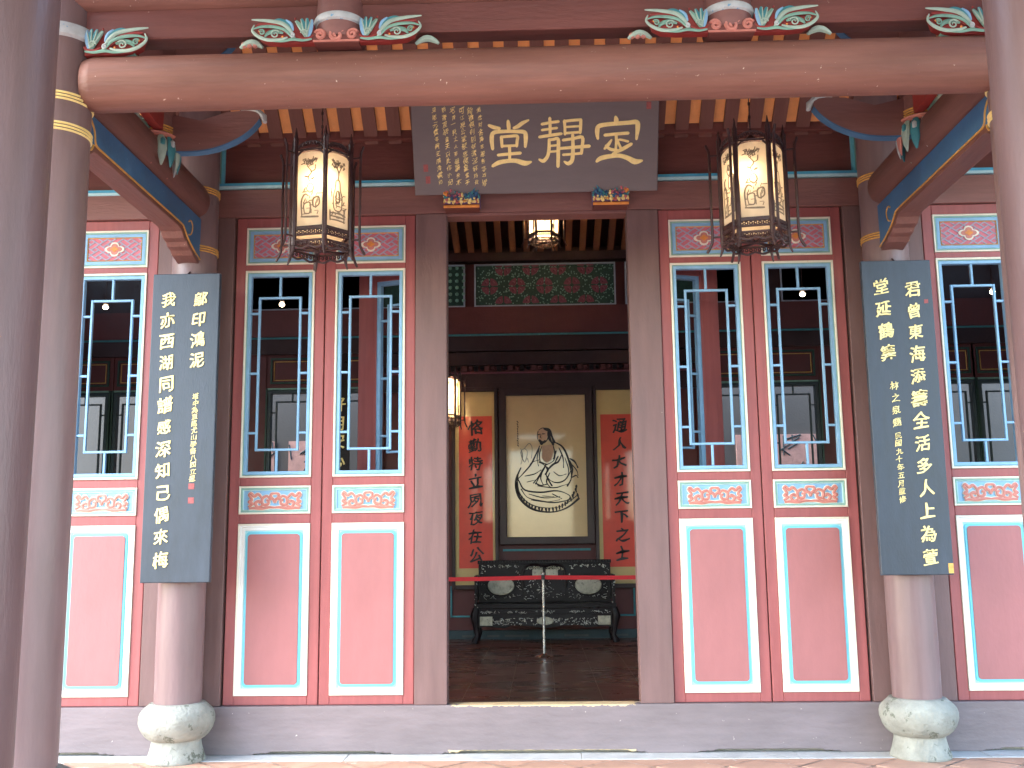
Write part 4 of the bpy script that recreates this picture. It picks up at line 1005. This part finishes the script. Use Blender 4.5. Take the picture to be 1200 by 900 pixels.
def lantern(x, y, z, rot, label, power, chain, scale=1., boff=(.045, 0)):
    t = thing('palace_lantern', label, 'lantern', (x, y, z), rot=(0, 0, rot), group='hexagonal hanging lanterns')
    t.scale = (scale,)*3
    Rc = .198; ap = Rc*math.cos(PI/6); z0, z1 = .150, .635
    lc = M['lampwood']
    for k in range(6):
        a = PI/6+k*PI/3; c, s_ = math.cos(a), math.sin(a)
        # corner post
        MB().tube([(Rc*c, Rc*s_, .03), (Rc*c, Rc*s_, .70)], .0165, 8).build('corner_post', 'lampwood', t)
        MB().tube([(Rc*c, Rc*s_, .69), (Rc*c, Rc*s_, .715), (Rc*c, Rc*s_, .735), (Rc*c, Rc*s_, .79)], [.010, .018, .011, .002], 8).build('finial', 'lampwood', t, True)
        # outer curved bar
        ob = bez([(.298*c, .298*s_, -.01), (.275*c, .275*s_, .03), (.262*c, .262*s_, .09), (.262*c, .262*s_, .35), (.262*c, .262*s_, .62), (.275*c, .275*s_, .68), (.282*c, .282*s_, .70)], 4)
        br = MB().tube(ob, [.006]+[.0088]*(len(ob)-2)+[.006], 6)
        for zz in (.09, .625): br.tube([(Rc*c, Rc*s_, zz), (.262*c, .262*s_, zz)], .0065, 6)
        br.build('outer_bar', 'lampwood', t, True)
        # panel with picture
        an = k*PI/3; hw = Rc/2-.004
        arch = [(-hw, z0), (hw, z0), (hw, z1-.035)]+[(hw*math.cos(q*PI/8), z1-.035+.030*math.sin(q*PI/8)) for q in range(1, 8)]+[(-hw, z1-.035)]
        pn = on_face(MB().prism(arch, -.001, .001), an, ap-.006).build('panel', 'panel', t)
        pc = picture((k+2) % 3); pc.v = [(a_*1.12, b_, .155+c_*1.10) for a_, b_, c_ in pc.v]; stuff(on_face(pc, an, ap-.002).build('ink_picture', 'inksoft', pn))
        # rails, crown, apron carving
        on_face(MB().box(-hw, hw, -.004, .014, z0-.022, z0), an, ap).build('rail', 'lampwood', t)
        on_face(MB().box(-hw, hw, -.004, .012, z1+.0, z1+.012), an, ap).build('rail', 'lampwood', t)
        cr = MB()
        for i in range(8):
            u = -hw+2*hw*(i+.5)/8; hh = z1+.02+.03*math.sin(PI*(i+.5)/8)
            cr.tube([(u+.008*math.cos(q*PI/4), 0, hh+.010*math.sin(q*PI/4)) for q in range(9)], .0055, 5)
        cr.tube(bez([(-hw, 0, z1-.035), (-hw*.6, 0, z1+.0), (0, 0, z1+.012), (hw*.6, 0, z1+.0), (hw, 0, z1-.035)], 4), .007, 5)
        cr.tube(bez([(-hw, 0, z1+.005), (-hw*.6, 0, z1+.048), (0, 0, z1+.062), (hw*.6, 0, z1+.048), (hw, 0, z1+.005)], 4), .006, 5)
        stuff(on_face(cr, an, ap).build('carved_crown', 'lampwood', t))
        ap_ = MB()
        for i in range(7):
            u = -hw+2*hw*(i+.5)/7
            ap_.tube([(u+.009*math.cos(q*PI/3), 0, .112+.010*math.sin(q*PI/3)) for q in range(7)], .0052, 5); ap_.tube([(u+.008*math.cos(q*PI/3), 0, .040+.010*math.sin(q*PI/3)) for q in range(7)], .005, 5)
        ap_.tube([(-hw, 0, .096), (hw, 0, .096)], .008, 6); ap_.tube([(-hw, 0, .058), (hw, 0, .058)], .008, 6)
        ap_.tube(bez([(-hw, 0, .025), (-hw*.5, 0, .010), (0, 0, .025), (hw*.5, 0, .010), (hw, 0, .025)], 4), .008, 5)
        stuff(on_face(ap_, an, ap).build('carved_apron', 'lampwood', t))
        lb = MB(); lb.tube([face_pt(an, 0, 0, 0, .035), face_pt(an+PI/6, Rc, 0, 0, .06)], .009, 6)
        lb.build('base_spoke', 'lampwood', t)
        MB().tube([(Rc*c*1., Rc*s_, .04), (Rc*c*1.03, Rc*s_*1.03, .0), (Rc*c*1.10, Rc*s_*1.10, -.04)], [.012, .010, .005], 6).build('foot', 'lampwood', t, True)
    # frosted floor plate of the lamp, its bulb
    pl = MB(); pl.lathe([(.165, .133), (.165, .137)], n=6); pl.v = [(vx*math.cos(PI/6)-vy*math.sin(PI/6), vx*math.sin(PI/6)+vy*math.cos(PI/6), vz) for vx, vy, vz in pl.v]; pl.build('floor_plate', 'panel', t)
    tp = MB().lathe([(.196, .652), (.10, .675), (.05, .70), (.012, .74)], n=6, cap=False); tp.v = [(vx*math.cos(PI/6)-vy*math.sin(PI/6), vx*math.sin(PI/6)+vy*math.cos(PI/6), vz) for vx, vy, vz in tp.v]; tp.build('top_cover', 'lampwood', t)
    bl = MB().ball((*boff, .43), .017, 16, 0, (1, 1, 1.3)).build('bulb', 'bulb', t, True)
    MB().tube([(*boff, .455), (boff[0]*.7, boff[1]*.7, .52), (0, 0, .72)], .008, 6).build('lamp_holder', 'lampwood', t)
    ch = MB(); n = max(1, int(chain/.045))
    ch.tube([(0, 0, .74), (0, 0, .76+chain)], .0035, 5)
    for i in range(n): ch.ball((0, 0, .77+i*.045), .010, 6, 0, (1, .5, 1.6) if i % 2 else (.5, 1, 1.6))
    ch.build('chain', 'lampwood', t, True)
    l = bpy.data.lights.new('lantern_light', 'POINT'); l.energy = power; l.color = (1, .78, .52); l.shadow_soft_size = .034
    lo = bpy.data.objects.new('lantern_light', l); COL.objects.link(lo); lo.parent = t; lo.location = (*boff, .43)
    bl.visible_shadow = True
    l.use_shadow = True
    return t
lr = R(-100.8)
lantern(-1.36, -1.2, 3.215, lr, 'lit six sided lantern hanging left of the signboard, a corner post facing the viewer', 2.3, .64, boff=(.112, .030))
lantern(1.36, -1.2, 3.215, lr, 'lit six sided lantern hanging right of the signboard, a picture panel facing the viewer', 2.3, .64, boff=(.126, -.044))
lantern(.09, 5.5, 5.28, R(-90), 'lantern inside the hall, only its base showing under the door head', 30, .15)
lantern(-1.27, 6.3, 3.02, R(-75), 'lit lantern inside the hall, half hidden by the left door jamb', 18, 2.3)

# ================================================================== HALL FURNISHINGS
pic = thing('framed_picture', 'framed ink drawing of a seated bearded monk in a robe on a round mat', 'picture', (0, 7.44, 1.44))
X0, Z0 = 0, -1.44
MB().frame(-.60, .765, 0, 2.26, .105, -.03, .05, c=.006).build('frame', 'darkwood', pic)
pp = MB().box(-.494, .659, .005, .045, .105, 2.155).build('paper', 'picpaper', pic)
def pxz(cx, cy): return (-.485+(cx-58)/410*1.14, 3.66-(cy-38)/757*2.18-1.44)
ink = MB(); k_ = 0
def brush(pts, w, m=ink):
    global k_
    q = bez([(*pxz(a, b), 0) for a, b in pts], 4); n = len(q); k_ += 1; w *= 1.45
    m.ribbon([(p[0], p[1]) for p in q], [w*.0028*(.45+.55*abs(math.sin(PI*(i+.6)/n*1.3))) for i in range(n)], .0015-.0001*(k_ % 9), .002)
for P_, w in ([(225, 240), (245, 228), (270, 235), (277, 262), (268, 290), (250, 305), (230, 300), (218, 275), (222, 245)], 4), ([(255, 232), (278, 240), (290, 262), (305, 300)], 13), ([(275, 250), (283, 285), (300, 312)], 11), \
    ([(229, 288), (240, 300), (258, 294)], 9), ([(232, 300), (240, 310), (250, 302)], 8), ([(222, 262), (235, 259)], 4), ([(243, 258), (258, 258)], 4), ([(238, 262), (234, 276), (241, 279)], 3), \
    ([(230, 318), (205, 370), (180, 415), (130, 468), (108, 488)], 6), ([(305, 300), (345, 322), (370, 365), (385, 420), (392, 480), (370, 522)], 7), ([(240, 322), (228, 360), (232, 400), (255, 418)], 4), \
    ([(300, 318), (308, 360), (300, 395), (262, 415)], 5), ([(342, 368), (325, 400), (300, 412), (270, 440), (262, 470), (290, 520)], 7), ([(325, 372), (305, 408)], 6), ([(390, 445), (360, 490), (320, 505), (285, 495), (262, 470)], 5), \
    ([(175, 418), (190, 400), (225, 390)], 4), ([(225, 400), (262, 412)], 7), ([(262, 412), (240, 450), (205, 510)], 6), ([(245, 440), (232, 480), (245, 515)], 5), ([(280, 455), (262, 500), (285, 530)], 5), \
    ([(112, 478), (122, 500), (150, 540), (230, 552), (300, 545), (345, 552), (382, 572), (376, 592)], 6), ([(376, 592), (300, 604), (215, 592), (160, 575), (130, 535)], 5), ([(215, 520), (300, 530), (345, 520), (375, 512)], 4), \
    ([(130, 428), (106, 480), (104, 530), (122, 580), (165, 622), (220, 645), (300, 650), (370, 628), (428, 585)], 9), ([(118, 450), (112, 500), (122, 555), (160, 600), (220, 625), (300, 630), (360, 612), (425, 565)], 4), \
    ([(385, 385), (410, 400), (426, 430)], 7), ([(392, 410), (420, 445), (426, 470)], 4), ([(395, 480), (415, 470), (426, 480)], 5), ([(420, 560), (428, 585)], 7), ([(180, 590), (260, 600), (330, 590)], 3), ([(240, 570), (300, 575)], 3):
    brush(P_, w)
for i in range(26):
    a = PI*(1.02+i*.036); cx, cy = 262+160*math.cos(a), 490-150*math.sin(a); brush([(cx, cy-8), (cx+rnd.uniform(-4, 4), cy+9)], 8)
for i in range(11): brush([(114+rnd.uniform(-2, 2), 192+i*12), (117+rnd.uniform(-2, 2), 199+i*12)], 4)
for P_, w in ([(228, 330), (215, 380), (222, 420)], 4), ([(330, 330), (350, 380), (352, 430)], 5), ([(315, 345), (300, 385)], 6), ([(250, 430), (225, 470), (195, 505)], 6), ([(262, 425), (270, 440), (258, 462)], 9), ([(205, 505), (230, 518), (262, 512)], 6), \
 ([(150, 470), (200, 460), (235, 440)], 4), ([(160, 500), (205, 490)], 3), ([(300, 450), (330, 470), (365, 462)], 4), ([(290, 560), (340, 585)], 4), ([(170, 560), (250, 580), (330, 575)], 4), ([(110, 500), (116, 560), (150, 612)], 7), ([(385, 395), (398, 440), (392, 478)], 7), ([(360, 380), (378, 440), (370, 480)], 4):
    brush(P_, w)
ink.build('ink_figure', 'ink', pp)
fa = MB()
for P_ in ([(150, 330), (175, 305), (190, 330), (185, 380)], [(130, 330), (140, 370), (130, 410)], [(150, 330), (130, 350), (150, 400), (165, 350), (150, 330)], [(165, 380), (170, 400)]): brush(P_, 3, fa)
fa.build('faint_wash', 'inksoft', pp)
MB().prism([pxz(*p) for p in ((242, 318), (298, 312), (302, 355), (290, 390), (262, 406), (238, 380))], .0035, .0048).build('bare_chest', 'skin', pp)
MB().prism([pxz(*p) for p in ((224, 244), (245, 230), (266, 238), (272, 262), (262, 290), (240, 298), (222, 275))], .0035, .0048).build('bare_head', 'skin', pp)

def couplet(x0, x1, rx0, rx1, chars_, label, extra=None):
    t = thing('couplet_scroll', label, 'scroll', ((x0+x1)/2, 7.45, .875), group='red couplet scrolls beside the picture')
    w = (x1-x0)/2; cx = (x0+x1)/2
    bk = MB().box(-w, w, .005, .045, 0, 2.785).build('cream_mount', 'scrollpaper', t)
    MB().box(rx0-cx, rx1-cx, .001, .0045, .235, 2.425).build('red_paper', 'redpaper', t)
    for a in (-w-.05, w): MB().cbox(a, a+.049, -.03, .05, -.06, 2.85).build('frame_strip', 'darkwood', t)
    MB().cbox(-w+.001, w-.001, -.025, .05, -.06, -.001).build('frame_strip', 'darkwood', t); MB().cbox(-w+.001, w-.001, -.025, .05, 2.786, 2.85).build('frame_strip', 'darkwood', t)
    xc = (rx0+rx1)/2-cx
    for i, ch in enumerate(chars_):
        m = MB(); write(m, ch, xc+rnd.uniform(-.012, .012), 2.26-i*.262, .225*rnd.uniform(.9, 1.05), .0, .030, .002, slant=.16, jit=.05); m.build('ink_character', 'ink', t)
    if extra:
        m = MB()
        for i, ch in enumerate(extra): write(m, ch, rx1-cx-.045, 2.05-i*.11, .085, .0, .012, .002, slant=.2, jit=.05)
        stuff(m.build('small_ink_characters', 'ink', t))
couplet(-1.24, -.665, -1.185, -.70, '恪勤特立夙夜在公', 'red couplet starting 恪勤, left of the monk drawing')
couplet(.825, 1.46, .88, 1.42, '通人大才天下之士', 'red couplet starting 通人大才, right of the monk drawing, partly behind the jamb', '己丑年吉日書')

# settee
se_ = thing('settee', 'black carved rosewood settee with pale marble ovals and shell inlay', 'settee', (.03, 7.05, HF))
W_ = .93
def bx(x0, x1, y0, y1, z0, z1, nm, m='rosewood', par=None, bv=.004): return MB().box(x0, x1, y0, y1, z0, z1).build(nm, m, par or se_, bevel=bv)
bx(-W_-.04, W_+.04, -.22, .30, .46, .52, 'seat')
bx(-W_, W_, -.235, -.20, .385, .457, 'seat_rail')
apn = MB().prism([(-W_+.02, .384), (-W_+.02, .20), (-W_+.12, .22), (-.55, .20), (-.45, .235), (-.2, .225), (0, .195), (.2, .225), (.45, .235), (.55, .20), (W_-.12, .22), (W_-.02, .20), (W_-.02, .384)], -.228, -.205).build('apron', 'rosewood', se_)
for sx__ in (-1, 1):
    for yy in (-.20, .26):
        lg = MB().tube([(sx__*(W_+.005), yy, .46), (sx__*(W_+.03), yy-.01, .36), (sx__*(W_+.01), yy, .22), (sx__*(W_-.01), yy, .10), (sx__*(W_+.02), yy-.015, .04), (sx__*(W_+.03), yy-.02, .0)], [.05, .062, .045, .036, .045, .052], 10); lg.build('leg', 'rosewood', se_, True)
    # arm frame
    ar = MB(); xa = sx__*(W_+.01)
    ar.box(xa-.02, xa+.02, -.20, -.16, .52, .86); ar.box(xa-.022, xa+.022, -.21, .26, .861, .90); ar.box(xa-.018, xa+.018, -.12, .25, .56, .60); ar.box(xa-.012, xa+.012, -.159, .25, .601, .86)
    ar.build('arm', 'rosewood', se_, bevel=.003)
    rr = random.Random(3+sx__); p_ = MB()
    for i in range(14): z_ = .25+rr.random()*.6; p_.ball((xa+rr.uniform(-.03, .03), -.23, z_ if z_ < .45 else z_), rr.uniform(.005, .011), 6)
    stuff(p_.build('shell_inlay', 'pearl', se_))
bk = bx(-W_, W_, .255, .29, .52, 1.05, 'backrest')
bx(-W_-.012, W_+.012, .235, .305, 1.051, 1.10, 'top_rail')
tt_ = MB()
for i in range(46): tt_.ball((-W_+.02+i*.0405, .232, 1.085), .011, 6)
stuff(tt_.build('beading', 'rosewood', se_, True))
for cx in (-.615, .615):
    m = MB(); m.lathe([(.0, -.012), (.122, -.012), (.130, 0), (.130, .01)], n=36, sx=1.45); m.v = [(cx+vx, .254+vz, .745+vy) for vx, vy, vz in m.v]; m.f = [tuple(reversed(f)) for f in m.f]
    m.build('marble_oval', 'marble', bk, True)
    rg = MB(); rg.tube([(cx+.20*math.cos(a*PI/16), .248, .745+.142*math.sin(a*PI/16)) for a in range(33)], .011, 6).build('oval_frame', 'rosewood', bk, True)
bx(-.30, .30, .235, .254, .54, 1.0, 'centre_panel', par=bk)
bx(-.17, -.02, .222, .234, .86, .97, 'marble_tablet', 'marble', bk, .002); bx(.02, .19, .222, .234, .86, .97, 'marble_tablet', 'marble', bk, .002)
cr = MB(); cr.tube(bez([(-.30, .225, .72), (-.30, .225, .93), (-.24, .225, 1.01), (-.12, .222, 1.035), (0, .22, 1.01), (.12, .222, 1.035), (.24, .225, 1.01), (.30, .225, .93), (.30, .225, .72)], 6), .020, 8)
cr.build('carved_crest', 'greencrest' if 'greencrest' in M else 'rosewood', se_, True)
sc_ = MB()
for s__ in (-1, 1):
    for i in range(5): sc_.tube(spiral(s__*(.05+.05*i), 1.0-.004*i, .026, 1.3, i, s__, 14, .215), .006, 5)
stuff(sc_.build('crest_scrolls', 'marble', se_, True))
inl = MB(); rr = random.Random(9)
def inlay(x0, x1, z0, z1, y, n, r0=.005, r1=.012):
    for i in range(n):
        px_, pz_ = rr.uniform(x0, x1), rr.uniform(z0, z1)
        if rr.random() < .5: inl.ball((px_, y, pz_), rr.uniform(r0, r1), 5, 0, (rr.uniform(.7, 1.5), .3, rr.uniform(.6, 1.2)))
        else: a = rr.uniform(0, PI); l = rr.uniform(.012, .03); inl.tube([(px_-l*math.cos(a), y, pz_-l*math.sin(a)*.6), (px_, y, pz_+.004), (px_+l*math.cos(a), y, pz_+l*math.sin(a)*.6)], .0032, 4)
inlay(-.72, -.10, .24, .33, -.231, 70); inlay(.10, .72, .24, .33, -.231, 70)
for a, b in ((-.88, -.62), (-.52, -.25), (-.13, .15), (.26, .53), (.62, .88)): inlay(a, b, .395, .425, -.238, 20, .004, .008)
inlay(-.88, -.36, 1.0, 1.035, .252, 34); inlay(.36, .88, 1.0, 1.035, .252, 34)
inlay(-.88, -.34, .56, .62, .252, 26); inlay(.34, .88, .56, .62, .252, 26); inlay(-.90, -.83, .6, 1.0, .252, 14); inlay(.83, .90, .6, 1.0, .252, 14); inlay(-.40, -.34, .6, 1.0, .252, 12); inlay(.34, .40, .6, 1.0, .252, 12)
inlay(-.28, .28, .56, .84, .232, 60, .004, .009)
stuff(inl.build('shell_inlay', 'pearl', se_))
for cx, w_ in ((-.80, .085), (.80, .085)): bx(cx-w_, cx+w_, -.235, -.2285, .235, .355, 'marble_tablet', 'marble', apn, .002)
m = MB(); m.lathe([(0, -.008), (.05, -.008), (.055, 0)], n=24, sx=2.1); m.v = [(vx, -.229+vz, .29+vy) for vx, vy, vz in m.v]; m.f = [tuple(reversed(f)) for f in m.f]; m.build('marble_tablet', 'marble', apn, True)
for a, b in ((-.80, -.64), (-.57, -.22), (.33, .68)): bx(a, b, .395, .40, .055, .085, 'x', 'pearl') if False else None
# pale strips painted low behind the settee for streaks of light glimpsed there
for a, b in ((-.79, -.62), (-.54, -.20), (.30, .64), (1.03, 1.2), (-1.15, -1.0)):
    MB().box(a, b, -.036, -.031, .150, .178).build('light_strip', 'plaster', rear)

# barrier posts and belt
def stanchion(x, label, belts=()):
    t = thing('barrier_post', label, 'barrier post', (x, 5.03, HF), group='belt barrier posts inside the hall')
    MB().lathe([(.115, 0), (.118, .008), (.105, .020), (.04, .030), (.024, .045)], n=40).build('base', 'steel', t, True)
    MB().lathe([(.018, .04), (.018, .955), (.024, .96), (.024, .975), (.010, .985)], n=24).build('pole', 'steel', t, True)
    MB().cbox(-.022, .022, -.022, .022, .895, .950, .003).build('belt_head', 'darkwood', t)
    for s, ln in belts:
        n = 24; vs = []; fs = []
        for i in range(n+1):
            f = i/n; xx = s*(.022+(ln-.044)*f); sag = -.012*math.sin(PI*f)
            vs += [(xx, -.0015, .900+sag), (xx, .0015, .900+sag), (xx, .0015, .948+sag), (xx, -.0015, .948+sag)]
        for i in range(n):
            for q in range(4): fs.append((i*4+q, (i+1)*4+q, (i+1)*4+(q+1) % 4, i*4+(q+1) % 4))
        MB().add(vs, fs).build('red_belt', 'belt', t)
stanchion(0.01, 'steel barrier post in the middle of the doorway with red belt to both sides', ((-1, 1.9), (1, 1.9)))
stanchion(-1.88, 'steel barrier post inside the hall, behind the left jamb'); stanchion(1.90, 'steel barrier post inside the hall, behind the right jamb')

# small lit pendant bulbs in the hall
def pendant(x, y, z, label):
    t = thing('pendant_bulb', label, 'lamp', (x, y, z), group='small bare bulbs hanging in the hall')
    MB().ball((0, 0, 0), .024, 20, 0, (1.15, 1.15, .95)).build('bulb', 'bulb', t, True)
    MB().lathe([(.012, .022), (.028, .03), (.028, .075), (.01, .085)], n=14).build('holder', 'lampwood', t, True)
    MB().tube([(0, 0, .08), (.01, 0, 1.2), (0, 0, 2.2)], .004, 5).build('cord', 'lampwood', t)
    l = bpy.data.lights.new('bulb_light', 'POINT'); l.energy = 1.2; l.color = (1, .75, .45); l.shadow_soft_size = .04
    lo = bpy.data.objects.new('bulb_light', l); COL.objects.link(lo); lo.parent = t; lo.location = (0, 0, -.05)
pendant(-2.68, 3.0, 3.94, 'small lit bulb seen through the window beside the board starting 鄔印鴻泥')
pendant(2.735, 3.0, 3.95, 'small lit bulb seen through the window beside the board ending 上為萱')
pendant(-4.55, 3.0, 3.945, 'small lit bulb seen through the window at the left edge')
pendant(4.675, 3.0, 3.94, 'small lit bulb seen through the window at the right edge')

bpy.data.objects.remove(_to); bpy.data.curves.remove(_tc)
